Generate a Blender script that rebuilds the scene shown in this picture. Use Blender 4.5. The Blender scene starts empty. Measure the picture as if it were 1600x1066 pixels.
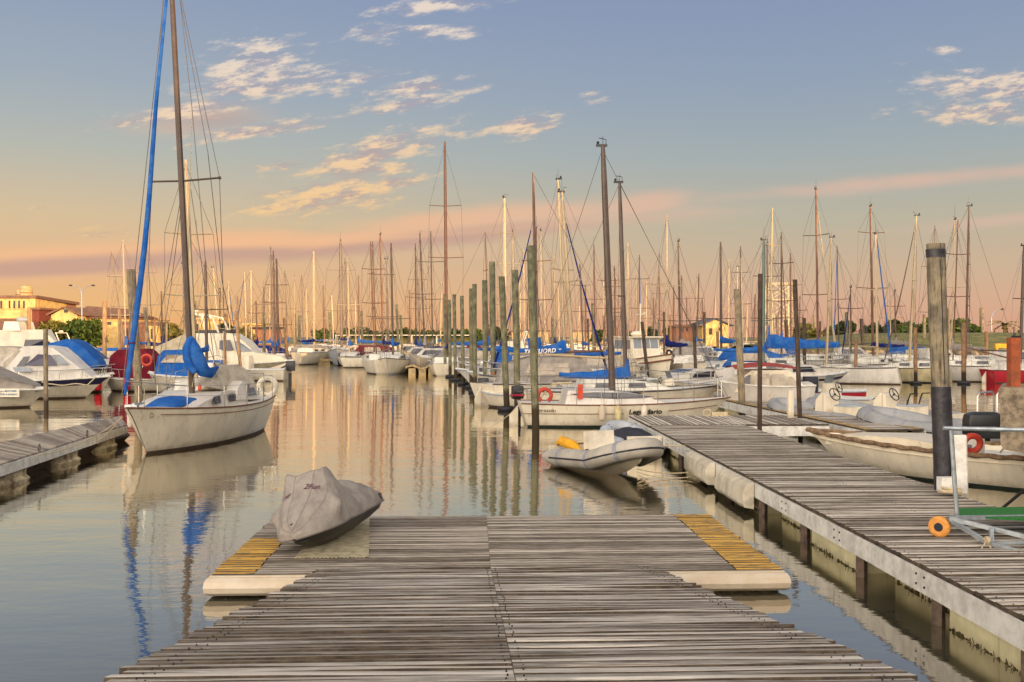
import bpy, math, random
from mathutils import Vector, Matrix, noise as mn
R = math.radians
rnd = random.Random(7)
sc = bpy.context.scene
COL = sc.collection
# ---------------------------------------------------------------- camera
F, H, HY = 1550.0, 2.85, 526.0        # focal length in photo pixels, eye height above the water, row of the horizon
cam_d = bpy.data.cameras.new("camera"); cam = bpy.data.objects.new("camera", cam_d); COL.objects.link(cam)
cam.location = (0, 0, H); cam.rotation_euler = (R(90), 0, 0)
cam_d.sensor_width = 36; cam_d.lens = 36*F/1600; cam_d.shift_y = -(533-HY)/1600
cam_d.clip_end = 6000; cam_d.clip_start = .05
sc.camera = cam
sc.view_settings.view_transform = 'Standard'; sc.view_settings.look = 'None'
sc.view_settings.exposure = 0; sc.view_settings.gamma = 1
sc.cycles.max_bounces = 6; sc.cycles.glossy_bounces = 3; sc.cycles.diffuse_bounces = 3
sc.cycles.transparent_max_bounces = 4; sc.cycles.caustics_reflective = False; sc.cycles.caustics_refractive = False

def lin(c):
    return tuple(((v/255)/12.92 if v/255 <= .04045 else ((v/255+.055)/1.055)**2.4) for v in c)
def G(px, py, h=0.0):
    d = F*(H-h)/(py-HY); return Vector(((px-800)/F*d, d, h))
def W(px, py, d):
    return Vector(((px-800)/F*d, d, H-(py-HY)/F*d))
def X(px, d): return (px-800)/F*d
def Z(py, d): return H-(py-HY)/F*d

# ---------------------------------------------------------------- sun and sky
SUN_EL, SUN_AZ = R(9), R(128)      # low sun behind the camera, to the right (azimuth from +Y towards +X)
sdir = Vector((math.sin(SUN_AZ)*math.cos(SUN_EL), math.cos(SUN_AZ)*math.cos(SUN_EL), math.sin(SUN_EL)))
sl = bpy.data.lights.new("sun", 'SUN'); so = bpy.data.objects.new("sun", sl); COL.objects.link(so)
sl.energy = 4.8; sl.angle = R(.5); sl.color = (1.0, .58, .25)
so.rotation_euler = sdir.to_track_quat('Z', 'Y').to_euler()

world = bpy.data.worlds.new("World"); sc.world = world; world.use_nodes = True
NT = world.node_tree; NT.nodes.clear()
class NX:
    """small arithmetic on shader sockets"""
    def __init__(s, nt): s.nt = nt
    def m(s, op, a, b=None, c=None, clamp=False):
        n = s.nt.nodes.new('ShaderNodeMath'); n.operation = op; n.use_clamp = clamp
        for i, v in enumerate((a, b, c)):
            if v is None: continue
            if isinstance(v, (int, float)): n.inputs[i].default_value = v
            else: s.nt.links.new(v, n.inputs[i])
        return n.outputs[0]
    def mix(s, f, a, b):
        n = s.nt.nodes.new('ShaderNodeMix'); n.data_type = 'RGBA'
        for k, v in ((0, f), (6, a), (7, b)):
            if isinstance(v, (int, float)): n.inputs[k].default_value = v
            elif isinstance(v, tuple): n.inputs[k].default_value = (*v[:3], 1)
            else: s.nt.links.new(v, n.inputs[k])
        return n.outputs[2]
    def ramp(s, f, stops):
        n = s.nt.nodes.new('ShaderNodeValToRGB'); e = n.color_ramp.elements
        while len(e) < len(stops): e.new(.5)
        for q, (p, c) in zip(e, stops): q.position = p; q.color = (*c[:3], 1)
        s.nt.links.new(f, n.inputs[0]); return n.outputs[0]
    def smooth(s, v, a, b):
        n = s.nt.nodes.new('ShaderNodeMapRange'); n.interpolation_type = 'SMOOTHSTEP'
        s.nt.links.new(v, n.inputs[0]); n.inputs[1].default_value = a; n.inputs[2].default_value = b
        return n.outputs[0]
    def xyz(s, x, y, z):
        n = s.nt.nodes.new('ShaderNodeCombineXYZ')
        for i, v in enumerate((x, y, z)):
            if isinstance(v, (int, float)): n.inputs[i].default_value = v
            else: s.nt.links.new(v, n.inputs[i])
        return n.outputs[0]
    def noise(s, vec, scale, detail=5, rough=.55):
        n = s.nt.nodes.new('ShaderNodeTexNoise'); n.inputs['Scale'].default_value = scale
        n.inputs['Detail'].default_value = detail; n.inputs['Roughness'].default_value = rough
        s.nt.links.new(vec, n.inputs['Vector']); return n.outputs[0]
wx = NX(NT)
tc = NT.nodes.new('ShaderNodeTexCoord'); sp = NT.nodes.new('ShaderNodeSeparateXYZ'); NT.links.new(tc.outputs['Generated'], sp.inputs[0])
dx, dy, dz = sp.outputs
yy = wx.m('MAXIMUM', dy, .02)
u = wx.m('DIVIDE', dx, yy); v = wx.m('DIVIDE', dz, yy)      # bearing and height of a sky direction
e = wx.m('MULTIPLY', dz, 2.0, clamp=True)
Lr = wx.ramp(e, [(0, lin((242,178,110))), (.06, lin((243,188,126))), (.125, lin((236,188,140))), (.225, lin((220,194,156))), (.35, lin((186,188,178))), (.47, lin((164,176,188))), (.64, lin((145,161,188))), (.72, lin((150,160,190))), (1, lin((176,176,180)))])
Rr = wx.ramp(e, [(0, lin((224,164,134))), (.06, lin((222,176,146))), (.125, lin((212,182,152))), (.225, lin((192,184,162))), (.35, lin((168,178,180))), (.47, lin((152,167,186))), (.64, lin((139,155,187))), (.72, lin((150,160,190))), (1, lin((176,176,180)))])
base = wx.mix(wx.smooth(u, -.5, .35), Lr, Rr)
def blob(cx, cy, sx, sy, rot=0, amp=1.0):
    sx *= 1.4; sy *= 1.5; c, s_ = math.cos(R(rot)), math.sin(R(rot)); cu, cv = (cx-800)/F, (HY-cy)/F
    du = wx.m('SUBTRACT', u, cu); dv = wx.m('SUBTRACT', v, cv)
    a = wx.m('ADD', wx.m('MULTIPLY', du, c*F/sx), wx.m('MULTIPLY', dv, s_*F/sx))
    b = wx.m('ADD', wx.m('MULTIPLY', du, -s_*F/sy), wx.m('MULTIPLY', dv, c*F/sy))
    q = wx.m('ADD', wx.m('MULTIPLY', a, a), wx.m('MULTIPLY', b, b))
    return wx.m('MULTIPLY', wx.m('EXPONENT', wx.m('MULTIPLY', q, -1)), amp)
def total(bs):
    t = bs[0]
    for b in bs[1:]: t = wx.m('MAXIMUM', t, b)
    return t
cvec = wx.xyz(wx.m('MULTIPLY', u, 1.0), wx.m('ADD', wx.m('MULTIPLY', v, 3.4), wx.m('MULTIPLY', u, -.5)), 0.0)
n1 = wx.noise(cvec, 26, 9, .68); n2 = wx.noise(cvec, 60, 4, .6)
cvec2 = wx.xyz(u, wx.m('ADD', wx.m('ADD', wx.m('MULTIPLY', v, 3.4), wx.m('MULTIPLY', u, -.5)), .045), 0.0)
n3 = wx.noise(cvec2, 26, 9, .68)
den = total([blob(395,100,75,34,10), blob(415,130,115,26,4), blob(300,172,130,12,10), blob(560,122,60,8,8,.9), blob(640,138,85,10,8), blob(640,162,95,9,12), blob(400,205,110,10,8),
             blob(590,238,115,22,16), blob(560,262,75,22,0), blob(520,305,130,22,8), blob(620,285,50,12,0,.9), blob(445,260,60,9,0,.8), blob(815,198,62,16,6), blob(690,50,60,9,0), blob(590,50,42,13,0,.9), blob(690,8,95,10,6),
             blob(200,190,50,9,6,.85), blob(925,152,22,8,0,.8), blob(1560,135,115,22,-3), blob(1560,175,130,18,0,.95), blob(1475,76,26,8,0,.85), blob(720,156,20,7,0,.8), blob(75,325,40,8,0,.6), blob(150,364,60,8,0,.7), blob(250,380,90,8,0,.5)])
nn = wx.m('ADD', wx.m('MULTIPLY', n1, 1.15), wx.m('MULTIPLY', n2, .30))
al = wx.smooth(wx.m('ADD', nn, wx.m('MULTIPLY', den, .52)), 0.93, 1.30)
al = wx.m('MULTIPLY', al, wx.smooth(den, .03, .3))
lit = wx.smooth(wx.m('SUBTRACT', n1, n3), -.10, .10)
low = wx.smooth(v, .1, .32)
litc = wx.mix(low, lin((255,208,146)), lin((244,226,208)))
shc = wx.mix(low, lin((196,168,158)), lin((168,168,184)))
ccol = wx.mix(lit, shc, litc)
# long soft bands
bn = wx.noise(wx.xyz(wx.m('MULTIPLY', u, 1.0), wx.m('MULTIPLY', v, 5.0), 3.0), 7, 5, .6)
bden = total([blob(560,378,400,16,5), blob(120,408,260,20,3), blob(360,385,120,18,2), blob(760,342,190,14,5,.9), blob(1010,318,60,14,8,.9), blob(1400,285,330,10,5,.62), blob(1560,345,130,8,6,.6), blob(330,185,90,20,0,.5), blob(690,395,120,14,0,.4)])
bal = wx.m('MULTIPLY', wx.smooth(wx.m('ADD', bden, wx.m('MULTIPLY', bn, .9)), .55, 1.35), .9)
bshade = wx.smooth(total([blob(120,416,260,13,3), blob(560,392,330,10,6), blob(360,400,150,10,2), blob(760,358,160,8,5,.6), blob(345,190,90,14,0,.8)]), .15, .9)
bcol = wx.mix(bshade, wx.mix(wx.smooth(u, -.3, .3), lin((250,192,146)), lin((222,188,168))), lin((206,164,146)))
sky = wx.mix(bal, base, bcol)
sky = wx.mix(wx.m('MULTIPLY', al, .9), sky, ccol)
front = wx.smooth(dy, .02, .2)
sky = wx.mix(front, base, sky)
# broad warm fill glow added behind the camera to brighten the foreground
dt = NT.nodes.new('ShaderNodeVectorMath'); dt.operation = 'DOT_PRODUCT'; NT.links.new(tc.outputs['Generated'], dt.inputs[0]); dt.inputs[1].default_value = (-.04, -.95, .28)
gl = wx.m('POWER', wx.m('MAXIMUM', wx.m('ADD', dt.outputs['Value'], .04), 0.0), 1.0)
gl = wx.m('MULTIPLY', gl, wx.smooth(dz, 1.0, -.15))
gcol = wx.mix(gl, (0,0,0), (8.4, 7.2, 5.9))
ad = NT.nodes.new('ShaderNodeVectorMath'); ad.operation = 'ADD'; NT.links.new(sky, ad.inputs[0]); NT.links.new(gcol, ad.inputs[1])
st = NT.nodes.new('ShaderNodeTexSky'); st.sky_type = 'NISHITA'; st.sun_disc = False; st.sun_elevation = SUN_EL; st.sun_rotation = SUN_AZ
bg1 = NT.nodes.new('ShaderNodeBackground'); NT.links.new(ad.outputs[0], bg1.inputs[0]); bg1.inputs[1].default_value = .93
bg2 = NT.nodes.new('ShaderNodeBackground'); NT.links.new(st.outputs[0], bg2.inputs[0]); bg2.inputs[1].default_value = .004
asx = NT.nodes.new('ShaderNodeAddShader'); NT.links.new(bg1.outputs[0], asx.inputs[0]); NT.links.new(bg2.outputs[0], asx.inputs[1])
wo = NT.nodes.new('ShaderNodeOutputWorld'); NT.links.new(asx.outputs[0], wo.inputs[0])

# ---------------------------------------------------------------- materials
MATS = {}
def mat(name, c, rough=.5, metal=0, var=.0, vs=3.0, bump=0.0, bs=20.0, stretch=(1,1,1), c2=None, coord='Object', spec=.5, island=0.0):
    """principled material with noise between c and c2, plus bump; c in sRGB 0..255"""
    if name in MATS: return MATS[name]
    m = bpy.data.materials.new(name); m.use_nodes = True; nt = m.node_tree; n = NX(nt)
    b = nt.nodes['Principled BSDF']; b.inputs['Roughness'].default_value = rough; b.inputs['Metallic'].default_value = metal
    b.inputs['Specular IOR Level'].default_value = spec
    a = lin(c); b.inputs['Base Color'].default_value = (*a, 1)
    t = nt.nodes.new('ShaderNodeTexCoord'); mp = nt.nodes.new('ShaderNodeMapping'); mp.inputs['Scale'].default_value = stretch
    nt.links.new(t.outputs[coord], mp.inputs[0])
    if c2 is None and var: c2 = tuple(x*(1-var) for x in c)
    if c2 is not None:
        f = n.smooth(n.noise(mp.outputs[0], vs, 6, .65), .35, .68)
        colr = n.mix(f, a, lin(c2))
        if island:
            g = nt.nodes.new('ShaderNodeNewGeometry')
            k = n.m('ADD', n.m('MULTIPLY', g.outputs['Random Per Island'], island), 1-island/2)
            mm = nt.nodes.new('ShaderNodeVectorMath'); mm.operation = 'SCALE'; nt.links.new(colr, mm.inputs[0]); nt.links.new(k, mm.inputs['Scale']); colr = mm.outputs[0]
        nt.links.new(colr, b.inputs['Base Color'])
    if bump:
        bu = nt.nodes.new('ShaderNodeBump'); bu.inputs['Strength'].default_value = bump; bu.inputs['Distance'].default_value = .02
        nt.links.new(n.noise(mp.outputs[0], bs, 6, .6), bu.inputs['Height']); nt.links.new(bu.outputs[0], b.inputs['Normal'])
    MATS[name] = m; return m
def decking(name, pale, dark, stain=None, worn=None):
    """weathered plank: grain runs along the plank (local X), every plank its own tone"""
    m = bpy.data.materials.new(name); m.use_nodes = True; nt = m.node_tree; n = NX(nt); b = nt.nodes['Principled BSDF']
    t = nt.nodes.new('ShaderNodeTexCoord'); g = nt.nodes.new('ShaderNodeNewGeometry')
    s = nt.nodes.new('ShaderNodeSeparateXYZ'); nt.links.new(t.outputs['Object'], s.inputs[0])
    rz = n.m('MULTIPLY', g.outputs['Random Per Island'], 37.0)
    vec = n.xyz(n.m('ADD', n.m('MULTIPLY', s.outputs[0], .9), rz), n.m('MULTIPLY', s.outputs[1], 17.0), rz)
    fine = n.noise(vec, 4.5, 8, .7)
    vec2 = n.xyz(n.m('ADD', n.m('MULTIPLY', s.outputs[0], 1.6), rz), n.m('MULTIPLY', s.outputs[1], 5.0), rz)
    big = n.noise(vec2, 1.3, 4, .6)
    f = n.m('ADD', n.m('MULTIPLY', fine, .80), n.m('MULTIPLY', big, .15))
    f = n.m('ADD', n.m('ADD', f, .09), n.m('MULTIPLY', n.m('SUBTRACT', g.outputs['Random Per Island'], .5), .24))
    col = n.mix(n.smooth(f, .40, .70), lin(dark), lin(pale))
    crack = n.smooth(n.noise(n.xyz(n.m('ADD', n.m('MULTIPLY', s.outputs[0], .35), rz), n.m('MULTIPLY', s.outputs[1], 30.0), rz), 2.2, 4, .6), .34, .43)
    col = n.mix(crack, lin(tuple(x*.32 for x in dark)), col)
    if worn:
        w = n.smooth(n.noise(n.xyz(n.m('MULTIPLY', s.outputs[0], 1.5), n.m('MULTIPLY', s.outputs[1], 9.0), rz), 3.0, 6, .7), .52, .60)
        col = n.mix(w, col, lin(worn))
    if stain:
        w = n.smooth(n.noise(t.outputs['Object'], .8, 5, .65), .56, .74); col = n.mix(n.m('MULTIPLY', w, .6), col, lin(stain))
    nt.links.new(col, b.inputs['Base Color']); b.inputs['Roughness'].default_value = .82; b.inputs['Specular IOR Level'].default_value = .3
    bu = nt.nodes.new('ShaderNodeBump'); bu.inputs['Strength'].default_value = .8; bu.inputs['Distance'].default_value = .012
    nt.links.new(n.m('MULTIPLY', f, crack), bu.inputs['Height']); nt.links.new(bu.outputs[0], b.inputs['Normal'])
    MATS[name] = m; return m
def pilemat(name, top, low, wet, z0=.55):
    """timber pile: vertical grain, darker soaked foot up to z0 above the water"""
    m = bpy.data.materials.new(name); m.use_nodes = True; nt = m.node_tree; n = NX(nt); b = nt.nodes['Principled BSDF']
    t = nt.nodes.new('ShaderNodeTexCoord'); g = nt.nodes.new('ShaderNodeNewGeometry')
    s = nt.nodes.new('ShaderNodeSeparateXYZ'); nt.links.new(t.outputs['Object'], s.inputs[0])
    p = nt.nodes.new('ShaderNodeSeparateXYZ'); nt.links.new(g.outputs['Position'], p.inputs[0])
    gr = n.noise(n.xyz(n.m('MULTIPLY', s.outputs[0], 14.0), n.m('MULTIPLY', s.outputs[1], 14.0), n.m('MULTIPLY', s.outputs[2], 1.1)), 2.2, 7, .7)
    pa = n.noise(t.outputs['Object'], 2.6, 4, .6)
    c = n.mix(n.smooth(pa, .35, .65), lin(top), lin(low))
    c = n.mix(n.smooth(gr, .34, .52), lin(tuple(x*.5 for x in low)), c)
    wz = n.m('ADD', p.outputs[2], n.m('MULTIPLY', n.noise(t.outputs['Object'], 5.0, 3), .5))
    c = n.mix(n.smooth(wz, z0+.2, z0+.42), lin(wet), c)
    nt.links.new(c, b.inputs['Base Color']); b.inputs['Roughness'].default_value = .85; b.inputs['Specular IOR Level'].default_value = .25
    bu = nt.nodes.new('ShaderNodeBump'); bu.inputs['Strength'].default_value = .9; bu.inputs['Distance'].default_value = .02
    nt.links.new(gr, bu.inputs['Height']); nt.links.new(bu.outputs[0], b.inputs['Normal'])
    MATS[name] = m; return m
def gel(nm, c, v=.10, r=.3):
    """hull paint: run marks down the side and a brown scum line at the water"""
    if nm in MATS: return MATS[nm]
    m = bpy.data.materials.new(nm); m.use_nodes = True; nt = m.node_tree; n = NX(nt); b = nt.nodes['Principled BSDF']
    t = nt.nodes.new('ShaderNodeTexCoord'); s = nt.nodes.new('ShaderNodeSeparateXYZ'); nt.links.new(t.outputs['Object'], s.inputs[0])
    a = n.noise(n.xyz(s.outputs[0], s.outputs[1], n.m('MULTIPLY', s.outputs[2], .35)), 1.6, 6, .65)
    runs = n.noise(n.xyz(n.m('MULTIPLY', s.outputs[0], 7.0), n.m('MULTIPLY', s.outputs[1], 7.0), n.m('MULTIPLY', s.outputs[2], .45)), 1.4, 4, .6)
    col = n.mix(n.smooth(a, .35, .7), lin(c), lin(tuple(x*(1-v) for x in c)))
    col = n.mix(n.m('MULTIPLY', n.smooth(runs, .58, .72), .55), col, lin(tuple(x*k for x, k in zip(c, (.74,.68,.58)))))
    g = n.m('ADD', s.outputs[2], n.m('MULTIPLY', n.noise(t.outputs['Object'], 3.0, 4, .6), .34))
    col = n.mix(n.m('MULTIPLY', n.smooth(g, .40, .16), .5), col, lin((128,110,80)))
    nt.links.new(col, b.inputs['Base Color']); b.inputs['Roughness'].default_value = r; b.inputs['Specular IOR Level'].default_value = .4
    MATS[nm] = m; return m
M_white = gel('gelcoat_white', (236,224,200)); M_cream = gel('gelcoat_cream', (240,228,204), .10); M_pale = gel('gelcoat_pale', (220,214,204), .12)
M_deck = mat('deck_paint', (226,222,210), .6, var=.12, vs=5); M_grey = mat('grey_paint', (172,178,184), .5, var=.1)
M_navy = mat('navy_paint', (44,40,74), .3, var=.1); M_red = mat('red_paint', (176,24,46), .3, var=.12); M_boot = mat('boot_paint', (84,66,52), .6, var=.3, vs=4)
M_black = mat('black_paint', (26,26,30), .4); M_dgreen = mat('weed_green', (36,52,44), .5, var=.3)
M_glass = mat('smoked_glass', (44,44,56), .12); M_glass2 = mat('pale_window', (120,128,138), .15, var=.15); M_glass3 = mat('clear_plastic', (176,160,138), .2, var=.25, vs=2)
M_alu = mat('aluminium', (134,116,98), .45, .2, var=.1, vs=1); M_alud = mat('dark_aluminium', (88,72,62), .5, .2, var=.15); M_alul = mat('pale_mast', (186,164,128), .45, .1, var=.08)
M_mred = mat('bronze_mast', (112,78,60), .5, .2, var=.15)
M_wire = mat('rigging_wire', (92,84,80), .4, .5); M_steel = mat('stainless_steel', (196,192,186), .25, .9)
M_rope = mat('rope', (206,188,150), .9, var=.2, vs=30); M_rubber = mat('black_rubber', (30,30,33), .6, var=.2)
cloth = lambda nm, c, v=.16: mat(nm, c, .88, var=v, vs=3.2, bump=.9, bs=9.0, spec=.12)
M_blue = mat('blue_canvas', (28,84,162), .9, c2=(58,104,166), vs=3.4, bump=.9, bs=9.0, spec=.1); M_navyc = cloth('navy_canvas', (34,44,112)); M_maroon = cloth('maroon_canvas', (122,34,48)); M_tarp = cloth('grey_tarp', (186,176,160)); M_beige = cloth('beige_canvas', (190,176,148))
M_greyc = cloth('silver_grey_cloth', (158,150,142), .14); M_dkc = cloth('charcoal_cloth', (60,62,70))
M_orange = mat('orange_plastic', (224,74,36), .5, var=.15); M_buoy = mat('lifebuoy_red', (200,66,46), .5, var=.15); M_fred = mat('red_fender', (204,26,40), .4)
M_fend = mat('white_fender', (226,216,196), .45, var=.15); M_yell = mat('yellow_bag', (236,172,20), .6, var=.2); M_tube = mat('hypalon_grey', (156,157,158), .55, var=.12, vs=2); M_tubew = mat('hypalon_pale', (184,177,164), .55, var=.14, vs=2)
M_galv = mat('galvanised_steel', (176,184,188), .38, .6, c2=(138,146,154), vs=9)
M_mat = mat('green_matting', (44,134,54), .95, var=.35, vs=40, bump=.8, bs=160)
M_tan = mat('tan_pontoon', (206,178,128), .7, var=.25, vs=3)
M_floaty = gel('yellow_float', (250,241,192), .10, .6); M_fascia = mat('painted_board', (232,229,220), .6, c2=(196,191,182), vs=5, bump=.3, bs=30)
M_float = mat('weathered_float', (210,196,160), .75, c2=(96,74,54), vs=3.2, bump=.6, bs=12); M_beam = mat('rusty_white_beam', (206,193,172), .55, c2=(196,178,152), vs=4, bump=.2, bs=30)
M_rust = mat('rust', (138,74,46), .85, c2=(176,88,48), vs=6, bump=.6, bs=40); M_post = mat('dark_post', (112,92,78), .8, c2=(64,52,46), vs=6, bump=.6, bs=20)
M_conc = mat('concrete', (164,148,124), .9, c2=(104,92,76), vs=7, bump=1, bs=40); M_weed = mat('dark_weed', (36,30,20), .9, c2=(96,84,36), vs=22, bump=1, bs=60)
M_wrap = mat('black_wrap', (52,50,56), .42, c2=(34,32,38), vs=4, bump=1.0, bs=7)
M_carpet = mat('old_carpet', (196,184,150), .95, var=.25, vs=9, bump=.8, bs=60)
M_wood = mat('varnished_wood', (140,92,54), .5, var=.2, vs=5); M_brown = mat('brown_strake', (122,78,56), .6, var=.15)
M_deckg = decking('grey_decking', (236,226,211), (122,111,99)); M_deckf = decking('dark_grey_decking', (204,192,176), (100,90,79)); M_decky = decking('yellow_decking', (232,184,88), (186,138,54), worn=(128,112,88)); M_deckr = decking('pier_decking', (228,217,201), (124,113,102), stain=(100,88,74))
M_deckl = decking('old_decking', (176,166,152), (112,100,92), stain=(84,76,68)); M_deckyp = decking('faded_yellow_decking', (222,184,104), (170,138,80), worn=(150,136,112))
P_green = pilemat('green_pile', (88,88,72), (134,130,100), (62,52,36), .75); P_grey = pilemat('grey_pile', (122,110,94), (160,143,114), (70,58,46), .35)
P_brown = pilemat('brown_pile', (124,96,74), (152,118,86), (48,38,32), .7); P_dark = pilemat('dark_pile', (66,54,46), (92,76,64), (30,25,22), .5); P_tan = pilemat('tan_pile', (172,134,98), (190,152,110), (70,58,50), .3)

# ---------------------------------------------------------------- mesh builder
class MB:
    def __init__(s): s.v = []; s.f = []; s.mi = []
    def add(s, vs, fs, m=0):
        o = len(s.v); s.v += [tuple(p) for p in vs]; s.f += [tuple(i+o for i in f) for f in fs]; s.mi += [m]*len(fs)
    def bx(s, x0, x1, y0, y1, z0, z1, m=0):
        s.add([(x0,y0,z0),(x1,y0,z0),(x1,y1,z0),(x0,y1,z0),(x0,y0,z1),(x1,y0,z1),(x1,y1,z1),(x0,y1,z1)],
              [(0,3,2,1),(4,5,6,7),(0,1,5,4),(1,2,6,5),(2,3,7,6),(3,0,4,7)], m)
    def box(s, c, size, rz=0, m=0, ry=0):
        M = Matrix.Translation(Vector(c)) @ Matrix.Rotation(rz, 4, 'Z') @ Matrix.Rotation(ry, 4, 'Y'); a, b, h = (q/2 for q in size)
        P = [M @ Vector(p) for p in ((-a,-b,-h),(a,-b,-h),(a,b,-h),(-a,b,-h),(-a,-b,h),(a,-b,h),(a,b,h),(-a,b,h))]
        s.add(P, [(0,3,2,1),(4,5,6,7),(0,1,5,4),(1,2,6,5),(2,3,7,6),(3,0,4,7)], m)
    def tube(s, pts, r, n=8, m=0, caps=True, squash=1.0):
        pts = [Vector(p) for p in pts]; k = len(pts); rs = r if isinstance(r, (list, tuple)) else [r]*k
        o = len(s.v); up = None
        for i, p in enumerate(pts):
            t = (pts[min(i+1,k-1)]-pts[max(i-1,0)]); t = t.normalized() if t.length > 1e-9 else Vector((0,0,1))
            if up is None:
                ref = Vector((0,0,1)) if abs(t.z) < .9 else Vector((1,0,0)); a = t.cross(ref).normalized()
            else: a = (up - t*up.dot(t)).normalized()
            up = a; b = t.cross(a)
            for j in range(n):
                w = 2*math.pi*j/n; s.v.append(tuple(p + (a*math.cos(w) + b*math.sin(w)*squash)*rs[i]))
        for i in range(k-1):
            for j in range(n):
                q = (j+1) % n; s.f.append((o+i*n+j, o+i*n+q, o+(i+1)*n+q, o+(i+1)*n+j)); s.mi.append(m)
        if caps:
            s.f.append(tuple(o+j for j in range(n))[::-1]); s.f.append(tuple(o+(k-1)*n+j for j in range(n))); s.mi += [m, m]
    def loft(s, rings, m=0, closed=True, cap=(True, True)):
        o = len(s.v); n = len(rings[0])
        for r in rings: s.v += [tuple(p) for p in r]
        for i in range(len(rings)-1):
            for j in range(n if closed else n-1):
                q = (j+1) % n; s.f.append((o+i*n+j, o+i*n+q, o+(i+1)*n+q, o+(i+1)*n+j)); s.mi.append(m(i, j) if callable(m) else m)
        mm = m(0, 0) if callable(m) else m
        if cap[0]: s.f.append(tuple(o+j for j in range(n))[::-1]); s.mi.append(mm)
        if cap[1]: s.f.append(tuple(o+(len(rings)-1)*n+j for j in range(n))); s.mi.append(mm)
    def lathe(s, prof, c=(0,0,0), n=12, m=0):
        c = Vector(c); s.loft([[c+Vector((r*math.cos(2*math.pi*j/n), r*math.sin(2*math.pi*j/n), z)) for j in range(n)] for r, z in prof], m)
    def ball(s, c, r, n=10, k=6, m=0, sc_=(1,1,1)):
        c = Vector(c); s.loft([[c+Vector((math.cos(2*math.pi*j/n)*math.sin(a)*r*sc_[0], math.sin(2*math.pi*j/n)*math.sin(a)*r*sc_[1], -math.cos(a)*r*sc_[2])) for j in range(n)] for a in [math.pi*(i+.02)/(k+.04) for i in range(k+1)]], m)
    def torus(s, c, R_, r, ax=(0,1,0), n=20, k=8, m=0, a0=0, a1=360):
        c = Vector(c); ax = Vector(ax).normalized(); ref = Vector((0,0,1)) if abs(ax.z) < .9 else Vector((1,0,0)); a = ax.cross(ref).normalized(); b = ax.cross(a)
        full = a1-a0 >= 360; s.tube([c+(a*math.cos(R(a0+(a1-a0)*i/n))+b*math.sin(R(a0+(a1-a0)*i/n)))*R_ for i in range(n+1)], r, k, m, caps=not full)
    def build(s, name, mats, parent=None, smooth=True, loc=None, rot=None, mat4=None, auto=35):
        me = bpy.data.meshes.new(name); me.from_pydata(s.v, [], s.f)
        for q in (mats if isinstance(mats, (list, tuple)) else [mats]): me.materials.append(q)
        me.polygons.foreach_set('material_index', s.mi)
        me.update()
        if smooth: me.shade_smooth(); me.set_sharp_from_angle(angle=R(auto))
        o = bpy.data.objects.new(name, me); COL.objects.link(o)
        if parent: o.parent = parent
        if loc: o.location = loc
        if rot: o.rotation_euler = rot
        if mat4 is not None: o.matrix_basis = mat4
        return o
def empty(name, label, cat, loc=(0,0,0), rz=0, group=None, rot=None):
    o = bpy.data.objects.new(name, None); COL.objects.link(o); o.location = loc; o.rotation_euler = rot or (0,0,rz)
    o.empty_display_size = .2; tag(o, label, cat, group); return o
def tag(o, label=None, cat=None, group=None, kind=None):
    if label: o['label'] = label
    if cat: o['category'] = cat
    if group: o['group'] = group
    if kind: o['kind'] = kind
    return o
def text(s, size, parent, m4, material, name='lettering', shear=0, space=1, bold=0):
    c = bpy.data.curves.new(name, 'FONT'); c.body = s; c.size = size; c.extrude = .003; c.shear = shear; c.space_character = space; c.offset = bold
    c.align_x = 'CENTER'; c.align_y = 'CENTER'; t = bpy.data.objects.new(name, c); COL.objects.link(t)
    bpy.context.view_layer.update(); me = bpy.data.meshes.new_from_object(t.evaluated_get(bpy.context.evaluated_depsgraph_get())); bpy.data.objects.remove(t)
    me.materials.clear(); me.materials.append(material); o = bpy.data.objects.new(name, me); COL.objects.link(o)
    o.parent = parent; o.matrix_basis = m4; return o
def lerp(a, b, t): return a+(b-a)*t
def nz(p, s=1.0): return mn.noise(Vector(p)*s)
def sag(a, b, s, n=8):
    a, b = Vector(a), Vector(b); return [a.lerp(b, i/n) - Vector((0,0,s*4*(i/n)*(1-i/n))) for i in range(n+1)]
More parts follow.
